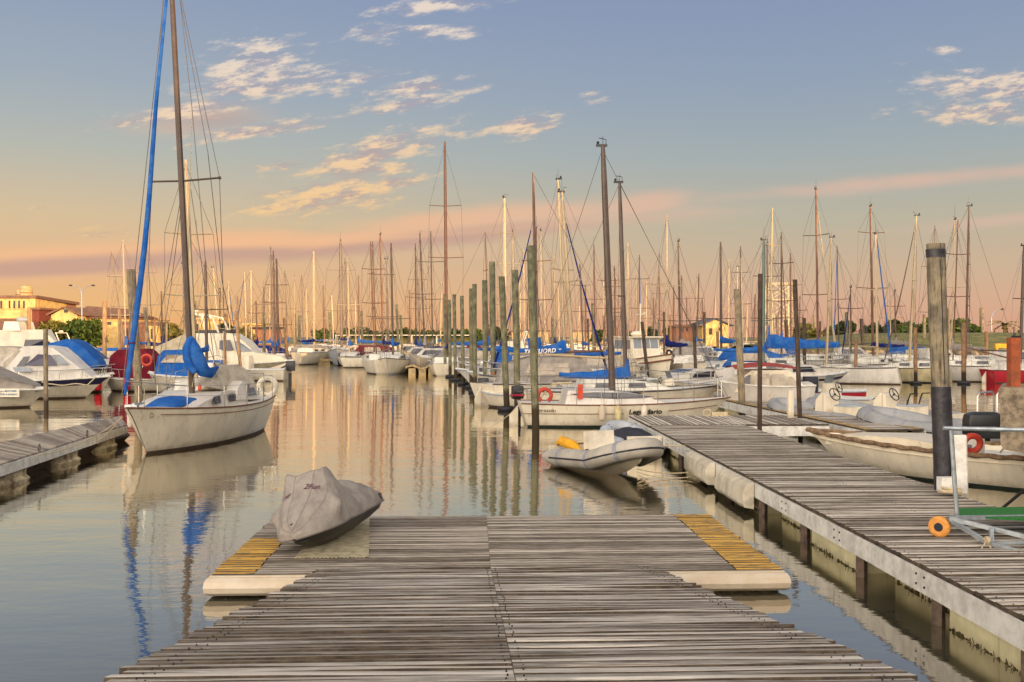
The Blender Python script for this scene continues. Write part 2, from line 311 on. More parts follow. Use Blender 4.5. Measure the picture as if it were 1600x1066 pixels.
# ---------------------------------------------------------------- water and land
def water_material():
    m = bpy.data.materials.new('harbour_water'); m.use_nodes = True; nt = m.node_tree; n = NX(nt); b = nt.nodes['Principled BSDF']
    b.inputs['Base Color'].default_value = (.085, .078, .052, 1); b.inputs['Roughness'].default_value = .035; b.inputs['IOR'].default_value = 1.33
    t = nt.nodes.new('ShaderNodeTexCoord'); s = nt.nodes.new('ShaderNodeSeparateXYZ'); nt.links.new(t.outputs['Object'], s.inputs[0])
    a = n.noise(n.xyz(n.m('MULTIPLY', s.outputs[0], .42), s.outputs[1], 0.0), 1.5, 3, .5)
    c = n.noise(n.xyz(n.m('MULTIPLY', s.outputs[0], .5), n.m('MULTIPLY', s.outputs[1], 1.1), 4.0), .33, 2, .5)
    d = n.noise(n.xyz(n.m('MULTIPLY', s.outputs[0], .6), s.outputs[1], 2.0), 6.0, 3, .55)
    patch = n.smooth(n.noise(n.xyz(n.m('MULTIPLY', s.outputs[0], .35), s.outputs[1], 7.0), .05, 3, .5), .40, .66)
    patch = n.m('ADD', patch, n.m('MULTIPLY', n.smooth(s.outputs[1], 60, 110), .6))
    bx0 = n.m('MULTIPLY', n.m('ADD', s.outputs[0], 14.5), .105); by0 = n.m('MULTIPLY', n.m('SUBTRACT', s.outputs[1], 92.0), .045)
    brz = n.m('EXPONENT', n.m('MULTIPLY', n.m('ADD', n.m('MULTIPLY', bx0, bx0), n.m('MULTIPLY', by0, by0)), -1.0)); patch = n.m('ADD', patch, n.m('MULTIPLY', brz, 7.0))
    h = n.m('ADD', n.m('ADD', n.m('MULTIPLY', a, .42), n.m('MULTIPLY', c, 1.3)), n.m('MULTIPLY', n.m('MULTIPLY', d, n.m('ADD', patch, .35)), .13))
    bu = nt.nodes.new('ShaderNodeBump'); bu.inputs['Strength'].default_value = 1; bu.inputs['Distance'].default_value = .018
    nt.links.new(h, bu.inputs['Height']); nt.links.new(bu.outputs[0], b.inputs['Normal'])
    g = nt.nodes.new('ShaderNodeBsdfGlossy'); g.inputs['Roughness'].default_value = .035; g.inputs['Color'].default_value = (1.0, .955, .85, 1); nt.links.new(bu.outputs[0], g.inputs['Normal'])
    mx = nt.nodes.new('ShaderNodeMixShader'); lw = nt.nodes.new('ShaderNodeLayerWeight'); lw.inputs[0].default_value = .5; mr = nt.nodes.new('ShaderNodeMapRange'); nt.links.new(lw.outputs['Facing'], mr.inputs[0]); mr.inputs[1].default_value = .66; mr.inputs[2].default_value = .93; mr.inputs[3].default_value = .22; mr.inputs[4].default_value = .98; nt.links.new(mr.outputs[0], mx.inputs[0]); nt.links.new(b.outputs[0], mx.inputs[1]); nt.links.new(g.outputs[0], mx.inputs[2])
    nt.links.new(mx.outputs[0], nt.nodes['Material Output'].inputs[0]); return m
mb = MB(); mb.add([(-900,-60,0),(900,-60,0),(900,900,0),(-900,900,0)], [(0,1,2,3)]); tag(mb.build('water', water_material(), smooth=False), kind='structure')
M_ground = mat('dry_ground', (128,116,84), .95, c2=(92,96,56), vs=.12, coord='Object'); M_grass = mat('grass_bank', (70,84,40), .95, c2=(122,112,66), vs=.9, bump=.8, bs=3)
M_quay = mat('quay_stone', (150,132,104), .9, c2=(100,86,68), vs=.8, bump=.8, bs=4); M_shade_ridge = mat('shade_ridge_cover', (52,60,34), .95, c2=(84,84,50), vs=.05)
shore = [(-900,95),(-120,95),(-78,118),(-66,160),(-62,215),(-25,238),(40,242),(64,215),(66,150),(64,118),(80,104),(120,98),(900,80)]
mb = MB()
for (x0,y0),(x1,y1) in zip(shore, shore[1:]):
    for q in range(6):
        a = q/6; b = (q+1)/6; p = [(lerp(x0,x1,a), lerp(y0,y1,a)), (lerp(x0,x1,b), lerp(y0,y1,b))]
        mb.add([(p[0][0],p[0][1],-.5),(p[1][0],p[1][1],-.5),(p[1][0],p[1][1]+1.2,1.1),(p[0][0],p[0][1]+1.2,1.1)], [(0,1,2,3)])
tag(mb.build('quay', M_quay, smooth=False), kind='structure')
mb = MB(); n = len(shore)
mb.v = [(x,y+1.2,1.1) for x,y in shore] + [(x*(1 if abs(x) > 800 else 1.0) if abs(x) > 800 else x*3.4, 2600, 1.1) for x,y in shore]
for i in range(n-1): mb.f.append((i,i+1,n+i+1,n+i)); mb.mi.append(0)
tag(mb.build('ground', M_ground, smooth=False), kind='structure')
# grassy levee behind the right-hand berths
mb = MB(); prof = [(0,-.4),(3.2,.7),(5,1.3),(9,1.9),(15,2.9),(19,3.3),(30,3.2),(40,1.1)]
rows = []
for i in range(61):
    x = 29+i*3.0; yb = 98-(x-29)*.08
    rows.append([(x, yb+p, z*(1+.05*nz((x,p,0),.13))*(1 if i > 4 else .55+.09*i)) for p, z in prof])
mb.loft(rows, 0, closed=False, cap=(False, False)); tag(mb.build('grass_bank', M_grass), kind='structure')
mb = MB()
M_rock = mat('revetment_stone', (150,132,108), .95, c2=(86,72,58), vs=1.3, bump=.8, bs=8, island=.8)
rr = random.Random(3)
for i in range(1500):
    x = rr.uniform(28, 120); p = rr.uniform(-.6, 5.2); z = .28*p-.15; r = rr.uniform(.22,.55); yb = 98-(x-29)*.08
    mb.ball((x, yb+p, z), r, 6, 4, 0, (rr.uniform(.8,1.5), rr.uniform(.8,1.3), rr.uniform(.5,.9)))
tag(mb.build('rocks', M_rock, smooth=False), kind='stuff', label='grey stones of the sloping revetment under the grass bank')
# unseen ridge added behind the photographer to block sun from the near harbour
mb = MB(); rows = []; sx_, sy_ = sdir.x/math.hypot(sdir.x, sdir.y), sdir.y/math.hypot(sdir.x, sdir.y)
for i in range(41):
    q = -190+i*7.6; rows.append([(sx_*p-sy_*q, sy_*p+sx_*q, max(-.5, z*(1+.04*nz((q,0,p),.05))*min(1, (i+1)/5, (41-i)/5))) for p, z in [(44,-.5),(52,9),(60,18.8),(70,24.2),(82,20),(112,0)]])
mb.loft(rows, 0, closed=False, cap=(False, False)); tag(mb.build('added_shade_ridge', M_shade_ridge), kind='structure')

# ---------------------------------------------------------------- decks
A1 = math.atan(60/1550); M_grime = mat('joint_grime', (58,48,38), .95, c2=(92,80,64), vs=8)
def plank(mb, a0, a1, b0, b1, z, th=.035, m=0, seg=5, wob=.004, swap=False, key=0.0, r=.012):
    """a board from a0..a1 along its length and b0..b1 across; z may be a function of b"""
    zf = z if callable(z) else (lambda q: z)
    rings = []
    for i in range(seg+1):
        a = lerp(a0, a1, i/seg); dz0 = wob*nz((a*.8, key*3.1, 0)); dz1 = wob*nz((a*.8, key*3.1, 9)); e0 = .004*nz((a*1.5, key, 3)); e1 = .004*nz((a*1.5, key, 6))
        pts = [(b0+e0, zf(b0)-th), (b0+e0, zf(b0)-r+dz0), (b0+e0+r, zf(b0)+dz0), (b1+e1-r, zf(b1)+dz1), (b1+e1, zf(b1)-r+dz1), (b1+e1, zf(b1)-th)]
        rings.append([((p, a, q) if swap else (a, p, q)) for p, q in pts])
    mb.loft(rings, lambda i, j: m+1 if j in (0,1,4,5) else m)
def planks(mb, x0, x1, y0, y1, w, gap, z, th=.035, m=0, jit=.02, wob=.006, seams=(), seg=5, zj=.004, r=.012, rg=None):
    g = rg or random.Random(int(x0*100)+int(y0*10)); y = y0; k = 0
    while y < y1-.01:
        ww = w*g.uniform(.86, 1.12); yb = min(y+ww, y1); xs = [x0] + list(seams) + [x1]; off = g.uniform(-zj, zj)
        zz = (lambda b, o=off: z(b)+o) if callable(z) else z+off
        for i in range(len(xs)-1):
            a = xs[i] + (g.uniform(-jit, jit) if i == 0 else .0015); b = xs[i+1] + (g.uniform(-jit, jit) if i == len(xs)-2 else -.0015)
            plank(mb, a, b, y, yb-gap*g.uniform(.5, 1.5), zz, th, m, seg, wob, key=k*7.7+i, r=r)
        y = yb; k += 1
rampz = lambda y: .27 + (11.08-y)*.1555
gw = empty('gangway', 'ridged grey plank gangway sloping down to the floating platform in the foreground', 'gangway', (0,0,0), A1)
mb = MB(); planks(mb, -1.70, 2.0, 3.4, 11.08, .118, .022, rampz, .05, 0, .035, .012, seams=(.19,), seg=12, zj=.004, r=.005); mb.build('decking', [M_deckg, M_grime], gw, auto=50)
for s in (-1.55, .19, 1.85):
    mb = MB(); mb.loft([[(s-.05,y,rampz(y)-.28),(s+.05,y,rampz(y)-.28),(s+.05,y,rampz(y)-.05),(s-.05,y,rampz(y)-.05)] for y in (3.4,10.9)]); mb.build('beam', M_post, gw, smooth=False)
mb = MB()
rg = random.Random(5)
for k in range(60):
    y = 3.6+k*.125
    for sx in (-1.55, -1.49, .15, .235, 1.82, 1.88): mb.lathe([(.004,rampz(y)+.008),(.005,rampz(y)-.002)], (sx+rg.uniform(-.008,.008), y+rg.uniform(-.02,.02), 0), 6)
tag(mb.build('nail_line', M_black, gw, smooth=False), kind='stuff')

pf = empty('floating_platform', 'low grey floating platform with mustard yellow ends at the foot of the gangway', 'platform', (0,0,0), A1)
PX0, PX1, PY0, PY1, PZ = -2.88, 3.45, 11.0, 14.45, .24
mb = MB(); planks(mb, PX0+.47, PX1-.52, PY0, PY1, .112, .010, PZ, .035, 0, .004, .006, seams=(.19,), seg=10, zj=.002, r=.006)
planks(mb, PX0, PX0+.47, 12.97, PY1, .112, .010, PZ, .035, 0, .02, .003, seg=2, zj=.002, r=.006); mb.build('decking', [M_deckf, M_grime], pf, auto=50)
for (a, b, y1) in ((PX0, PX0+.465, 12.965), (PX1-.515, PX1, PY1)):
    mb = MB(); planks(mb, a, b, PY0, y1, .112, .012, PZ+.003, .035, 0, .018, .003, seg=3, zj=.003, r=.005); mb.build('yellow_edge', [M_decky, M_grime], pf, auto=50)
for (a, b) in ((PX0-.005, -1.5), (1.75, PX1+.02)):
    mb = MB(); mb.tube([(a,PY0-.06,.125),(a+.02,PY0-.07,.125),(b-.02,PY0-.07,.125),(b,PY0-.06,.125)], .1, 10, squash=1.0)
    mb.bx(a, b, PY0-.05, PY0-.01, .04, .232); mb.build('front_beam', M_beam, pf)
for x in (PX0-.02, PX1+.005):
    mb = MB(); mb.bx(x-.015, x+.015, PY0-.02, PY1, .05, .2); mb.build('side_beam', M_beam, pf, smooth=False)
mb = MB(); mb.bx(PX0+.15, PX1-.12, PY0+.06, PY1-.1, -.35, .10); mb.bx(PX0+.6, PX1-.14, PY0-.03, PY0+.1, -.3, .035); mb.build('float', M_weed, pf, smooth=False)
mb = MB(); mb.bx(-1.28, -.86, PY0-.162, PY0-.155, .03, .2); tag(mb.build('rust_patch', M_rust, pf, smooth=False), 'orange rust streak on the white front beam')
mb = MB(); mb.add([(x,y,PZ+.012+.004*nz((x,y,0),4)) for y, xa_ in ((11.75,-1.235),(13.0,-1.36),(14.3,-1.49)) for x in (-2.1,-1.7,xa_)], [(0,1,4,3),(1,2,5,4),(3,4,7,6),(4,5,8,7)])
for k in range(18): x = -2.1+k*.047; mb.bx(x, x+.03, 11.73-.06*abs(nz((k,0,0),.9)), 11.75, PZ+.008, PZ+.016)
o = mb.build('carpet', M_carpet, None, smooth=False); o.rotation_euler = (0,0,A1); tag(o, 'frayed beige carpet offcut lying under the covered jet ski', 'carpet')

# right pier with its cross piece
pr = empty('pier', 'long grey plank pier with white fascia boards and yellow floats on the right', 'pier', (0,0,0), A1)
QX0, QX1, QZ = 4.54, 7.08, .54
mb = MB(); planks(mb, QX0, QX1, 5.6, 25.75, .125, .015, QZ, .04, 0, .008, .008, seg=8, zj=.006, r=.014)
for k in range(34):
    x = QX0+k*.142; plank(mb, 25.82, 28.85+rg.uniform(-.02,.02), x, x+.13, QZ+rg.uniform(-.003,.004), .04, 0, 6, .006, swap=True, key=k*3.3)
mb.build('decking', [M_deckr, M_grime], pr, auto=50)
mb = MB(); y = 5.6
for L in (2.2,2.05,2.3,2.1,2.15,2.2,2.1,2.25,2.2,2.2,1.6):
    y2 = min(y+L, 28.9); mb.bx(QX0-.035, QX0-.004, y, y2-.008, QZ-.27, QZ-.045)
    for q in (.08, L-.1):
        for zz in (.1,.2): mb.tube([(QX0-.047,y+q,QZ-zz),(QX0-.035,y+q,QZ-zz)], .012, 6, 1)
    y = y2
mb.build('fascia', [M_fascia, M_black], pr, smooth=False)
mb = MB(); mb.bx(QX1+.004, QX1+.035, 5.6, 25.7, QZ-.25, QZ-.045); mb.bx(QX1+.02, 9.35, 25.74, 25.77, QZ-.3, QZ-.045); mb.bx(QX0, 9.35, 28.87, 28.9, QZ-.3, QZ-.045); mb.build('far_fascia', M_fascia, pr, smooth=False)
mb = MB(); mb.bx(QX0+.9, QX1-.5, 5.7, 28.7, -.3, QZ-.06); mb.build('beam', M_post, pr, smooth=False)  # solid core added under the deck to block light and darken the float gaps
for y in (8.05,9.65,11.6,13.6,15.6,17.6,19.7,21.8,24.0,26.2,28.3):
    mb = MB(); mb.tube([(QX0+.06,y,QZ-.05),(QX0+.06,y,-1.2)], .07, 4); mb.build('post', M_post, pr, smooth=False)
for k, (a, b, dx_) in enumerate([(6.2,7.9,.1),(8.2,9.5,.1),(9.95,11.4,.38),(11.75,13.45,.1),(14.2,15.4,.3),(15.8,17.4,.12),(18.3,19.5,.3),(20.2,21.6,.12),(22.6,23.8,.2),(24.6,26.0,.12)]):
    mb = MB(); x0 = QX0+dx_
    mb.loft([[(x0+r_,a+r_,z),(QX1-.15,a+r_,z),(QX1-.15,b-r_,z),(x0+r_,b-r_,z)] for z, r_ in ((-.5,.03),(-.03,.0),(QZ-.1,0),(QZ-.05,.02))])
    fl = mb.build('float', M_floaty, pr, smooth=False)
    mb = MB()
    for q in range(40):
        yy_ = lerp(a, b, q/40); mb.ball((x0-.005+rg.uniform(-.01,.02), yy_, rg.uniform(-.02,.015)), rg.uniform(.012,.03), 5, 3)
        if rg.random() < .35: mb.tube([(x0-.012,yy_,.01),(x0-.02,yy_+rg.uniform(-.02,.02),.02+rg.random()*.05)], [.005,.002], 4)
    tag(mb.build('weed_fringe', M_weed, fl, smooth=False), kind='stuff')
for (a, b, lb, zt) in ((15.75,17.5,'boxy white wrapped fender on the pier edge, nearer the camera', .50), (18.3,20.2,'boxy white wrapped fender on the pier edge, farther from the camera', .50)):
    mb = MB(); rings = []
    for i in range(9):
        t = i/8; yv = lerp(a, b, t); w_ = .02*nz((yv*3,zt,1)); rings.append([(QX0-.045,yv,zt),(QX0-.13+w_,yv,zt-.01),(QX0-.20+w_,yv,zt-.07),(QX0-.235+w_,yv,zt-.16),(QX0-.24+w_*2,yv,zt-.34),(QX0-.20,yv,zt-.40+w_),(QX0-.05,yv,zt-.42)])
    mb.loft(rings); o = mb.build('dock_fender', cloth('fender_cloth', (214,204,182)), None, auto=25); o.rotation_euler = (0,0,A1); tag(o, lb, 'fender', 'wrapped fenders on the pier edge')

# left dock
ld = empty('dock', 'old grey timber dock on weathered floats beside the cream sailboat bow', 'dock', (0,0,0), 0)
e0, e1 = Vector((-10.3,26.5)), Vector((-11.62,29.4)); n0, n1 = Vector((-8.55,9.6)), Vector((-10.9,9.2))
mb = MB(); k = 0; t = 0
while t < .999:
    t2 = min(1, t+.0078*rg.uniform(.85,1.15)); q = [e0.lerp(n0, t), e1.lerp(n1, t), e1.lerp(n1, t2-.0006), e0.lerp(n0, t2-.0006)]; zz = .5+rg.uniform(-.006,.006); jt = (q[0]-q[1]).normalized()*rg.uniform(-.02,.03)
    a = [q[0]+jt, q[1]-jt, q[2]-jt, q[3]+jt]
    mb.add([(p.x,p.y,zz-.04) for p in a]+[(p.x,p.y,zz) for p in a], [(0,3,2,1),(4,5,6,7),(0,1,5,4),(1,2,6,5),(2,3,7,6),(3,0,4,7)]); t = t2
o = mb.build('decking', M_deckl, ld, smooth=False)
mb = MB()
for i in range(8):
    a = e0.lerp(n0, i/8+.001); b = e0.lerp(n0, (i+1)/8-.002); d_ = (b-a).normalized(); nn_ = Vector((-d_.y, d_.x))*.03
    if nn_.x < 0: nn_ = -nn_
    c_ = [a, b, b+nn_, a+nn_]; mb.add([(p.x,p.y,.27) for p in c_]+[(p.x,p.y,.465) for p in c_], [(0,3,2,1),(4,5,6,7),(0,1,5,4),(1,2,6,5),(2,3,7,6),(3,0,4,7)])
mb.build('fascia', M_fascia, ld, smooth=False)
for t0_, t1_ in ((.02,.5),(.5,.97)):
    mb = MB(); pa, pb = e0.lerp(e1,.35).lerp(n0.lerp(n1,.35), t0_), e0.lerp(e1,.35).lerp(n0.lerp(n1,.35), t1_); mb.tube([(pa.x,pa.y,.15),(pb.x,pb.y,.15)], .28, 4); mb.build('beam', M_post, ld, smooth=False)  # added below the planks to stop light passing through under the dock
for i, t in enumerate((.03,.2,.38,.56,.74,.9)):
    a = e0.lerp(n0, t); d_ = (n0-e0).normalized(); mb = MB()
    c_ = Vector((a.x-.55, a.y)) + d_*.9; rings = []
    for z, s_ in ((-.4,.9),(-.02,1),(.06,1.04),(.12,.93),(.3,.95),(.33,.86)):
        rings.append([(c_.x+math.copysign(abs(math.cos(w))**.4, math.cos(w))*.55*s_+.03*nz((w,z,i),3), c_.y+math.copysign(abs(math.sin(w))**.4, math.sin(w))*.62*s_, z) for w in [2*math.pi*j/20 for j in range(20)]])
    mb.loft(rings); mb.build('float', M_float, ld)
for t in (.18,.36,.72):
    a = e0.lerp(n0, t); mb = MB(); mb.torus((a.x-.06,a.y,.56), .07, .012, (1,.2,0)); mb.build('mooring_ring', M_wire, ld)

# yellow-edged walkway on the right
A2 = math.atan(140/1550)
yw = empty('walkway', 'grey floating walkway with faded yellow edges beside the inflatable boats', 'walkway', (0,0,0), A2)
def loc2(x, y): return (x*math.cos(A2)+y*math.sin(A2), -x*math.sin(A2)+y*math.cos(A2))
wl = loc2(8.57, 29.15)[0]; wr = loc2(10.15, 29.15)[0]
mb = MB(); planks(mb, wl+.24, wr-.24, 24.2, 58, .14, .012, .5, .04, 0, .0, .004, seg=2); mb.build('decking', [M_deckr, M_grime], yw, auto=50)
for a, b in ((wl, wl+.235), (wr-.235, wr)):
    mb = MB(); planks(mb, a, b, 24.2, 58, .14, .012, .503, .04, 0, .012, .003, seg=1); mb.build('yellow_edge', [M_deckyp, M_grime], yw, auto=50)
for a in (wl-.03, wr+.002):
    mb = MB(); mb.bx(a, a+.03, 24.2, 58, .18, .455); mb.build('fascia', M_fascia, yw, smooth=False)
for k in range(14):
    mb = MB(); y = 25+k*2.4; mb.bx(wl+.05, wr-.05, y, y+1.5, -.4, .4); mb.build('float', M_floaty, yw, smooth=False)
def simple_post(name, label, cat, px, py, h, w, material, zb=.5, cap=None):
    p = G(px, py, zb); mb = MB(); mb.bx(-w/2, w/2, -w/2, w/2, 0, h); mb.bx(-w*.62, w*.62, -w*.62, w*.62, 0, .03)
    for s in (-1,1): mb.tube([(s*w*.4,-w*.55,.02),(s*w*.4,-w*.55,.06)], .01, 6)
    if cap: mb.ball((0,0,h+.02), w*.6, 8, 5)
    o = mb.build(name, material, None, smooth=False); o.location = p; tag(o, label, cat); return o
simple_post('dock_post', 'squat white square post on the yellow edged walkway beside the dark pile', 'post', 1235, 655, .82, .15, M_white)
simple_post('dock_post', 'thin grey stub post on the walkway beside the inflatable boat', 'post', 1361.5, 655, .32, .06, M_post)
# tan pontoon with its sloping ramp
tp = empty('pontoon', 'tan floating pontoon with pale blocks and a short ramp left of the green piles', 'pontoon', (0,0,0), 0)
mb = MB()
for i in range(26):
    pxl = 636+i*2.7; z = .62+.1*math.sin(i*.55); mb.bx(X(pxl,75), X(pxl+2.6,75), 74, 76.2, z-.12, z)
mb.build('decking', M_tan, tp, smooth=False)
for i, pxl in enumerate((640,656,671,684,694)):
    mb = MB(); mb.bx(X(pxl,75), X(pxl+11,75), 74.1, 76, -.3, .48); mb.build('float', M_tan, tp, smooth=False)
mb = MB(); mb.loft([[(X(634,80)+i*.55, 77, 1.75-.2*i), (X(634,80)+i*.55, 78.2, 1.75-.2*i), (X(634,80)+i*.55, 78.2, 1.6-.2*i), (X(634,80)+i*.55, 77, 1.6-.2*i)] for i in range(7)]); mb.build('ramp', M_tan, tp, smooth=False)
mb = MB(); mb.add([(X(636,77.5)+.2, 76.95, 1.5),(X(636,77.5)+3.2, 76.95, .55),(X(636,77.5)+.2, 76.95, .55)], [(0,1,2)]); mb.add([(X(636,77.5)+.2, 78.2, 1.5),(X(636,77.5)+3.2, 78.2, .55),(X(636,77.5)+.2, 78.2, .55)], [(0,2,1)]); mb.build('ramp_side', M_greyc, tp, smooth=False)
for k, (x0, y0, x1, y1) in enumerate([(-60,66,-17,70),(-60,100,-16,104),(-58,140,-14,146),(-2,88,44,92),(0,125,52,130),(4,52,7,80)]):
    a = Vector((x0,y0,0)); b = Vector((x1,y1,0)); L = (b-a).length; mb = MB(); mb.bx(0, L, -.7, .7, .3, .5)
    for q in range(int(L/3)): mb.bx(q*3+.3, q*3+2.2, -.6, .6, -.3, .3)
    o = mb.build('finger_dock', M_tan, None, smooth=False); o.location = a; o.rotation_euler = (0,0,math.atan2(y1-y0, x1-x0))
    tag(o, ['low finger dock in front of the left hand cruisers','low dock behind the beige covered yacht','low dock far off on the left before the trees','low dock behind the blue sail covers in the middle','low dock far off in the middle of the marina','short dock behind the white sloop cabin roof'][k], 'dock')

# ---------------------------------------------------------------- piles
def pile(px0, py0, px1, py1, w, material, label, group=None, d=None, zb=0.0, collar=False, wrap=None, taper=1.0, seg=14, ztop=None, gap=0, name='mooring_pile', foot=-1.0):
    """from the top (px0, py0) to the foot (px1, py1) in photo pixels, w pixels wide at mid height"""
    d = d or F*(H-zb)/(py1-HY); x0, z0 = X(px0, d), Z(py0, d); x1 = X(px1, d); r = w/F*d/2
    o_ = empty(name, label, 'pile', (x1, d, zb), 0, group); L = z0-zb; lean = x0-x1
    mb = MB(); N = 12; rings = []; key = px1*.37; hs = [foot-zb]+[L*i/(seg-1) for i in range(seg)]
    for h in hs:
        t = max(0, h/L); rr_ = r*lerp(1/taper, taper, t); cx = lean*h/L + r*.10*nz((key, h*.6, 0)); 
        rings.append([(cx+rr_*math.cos(2*math.pi*j/N)*(1+.05*nz((key+j*2.1, h*.5, 2))), rr_*math.sin(2*math.pi*j/N), h) for j in range(N)])
    mb.loft(rings); mb.build('trunk', material, o_, auto=40)
    if wrap:
        for (za, zc, mt, nm) in wrap:
            mb = MB(); rings = []; n_ = 14 if zc-za > .5 else 3
            for i in range(n_):
                h = lerp(za, zc, i/(n_-1)); t = h/L; rr_ = r*lerp(1/taper, taper, t)*1.03+.006; cx = lean*h/L
                rings.append([(cx+(rr_+.012*nz((j*1.7, h*7, key)))*math.cos(2*math.pi*j/N), (rr_+.012*nz((j*1.7, h*7, key+5)))*math.sin(2*math.pi*j/N), h) for j in range(N)])
            mb.loft(rings); mb.build(nm, mt, o_, auto=60)
    if collar:
        mb = MB(); mb.torus((0,0,.07-zb), r+.16, .10, (0,0,1), 14, 7); mb.build('float_collar', M_rubber, o_)
    return o_
ordn = ['nearest','second nearest','third nearest','fourth nearest','fifth nearest','sixth nearest','seventh nearest','eighth nearest','ninth nearest','tenth nearest','eleventh nearest']
green = [(829.6,384,837,678,10.8),(804.6,422,808.8,650,9.0),(784,432,792,641.7,8.6),(768.9,409,771.7,630,8.0),(757.3,438,759,620.6,7.2),(741.3,443.9,742.4,613.5,6.0),(736,451,736.5,606.5,5.6),(721.6,462.4,723.9,600.9,5.2),(709.5,460,711.8,595,4.8),(702,468.6,703.6,589.6,4.6),(694.9,459.6,695.7,586.8,4.4)]
for i, (a, b, c, d_, w) in enumerate(green):
    pile(a, b, c, d_, w*1.13, P_green, f'{ordn[i]} of the greenish timber piles lined up along the open channel', 'greenish piles along the channel', collar=(i not in (0,1)), wrap=([(0.05,1.35,P_brown,'dark_sleeve')] if i == 3 else None), taper=1.04)
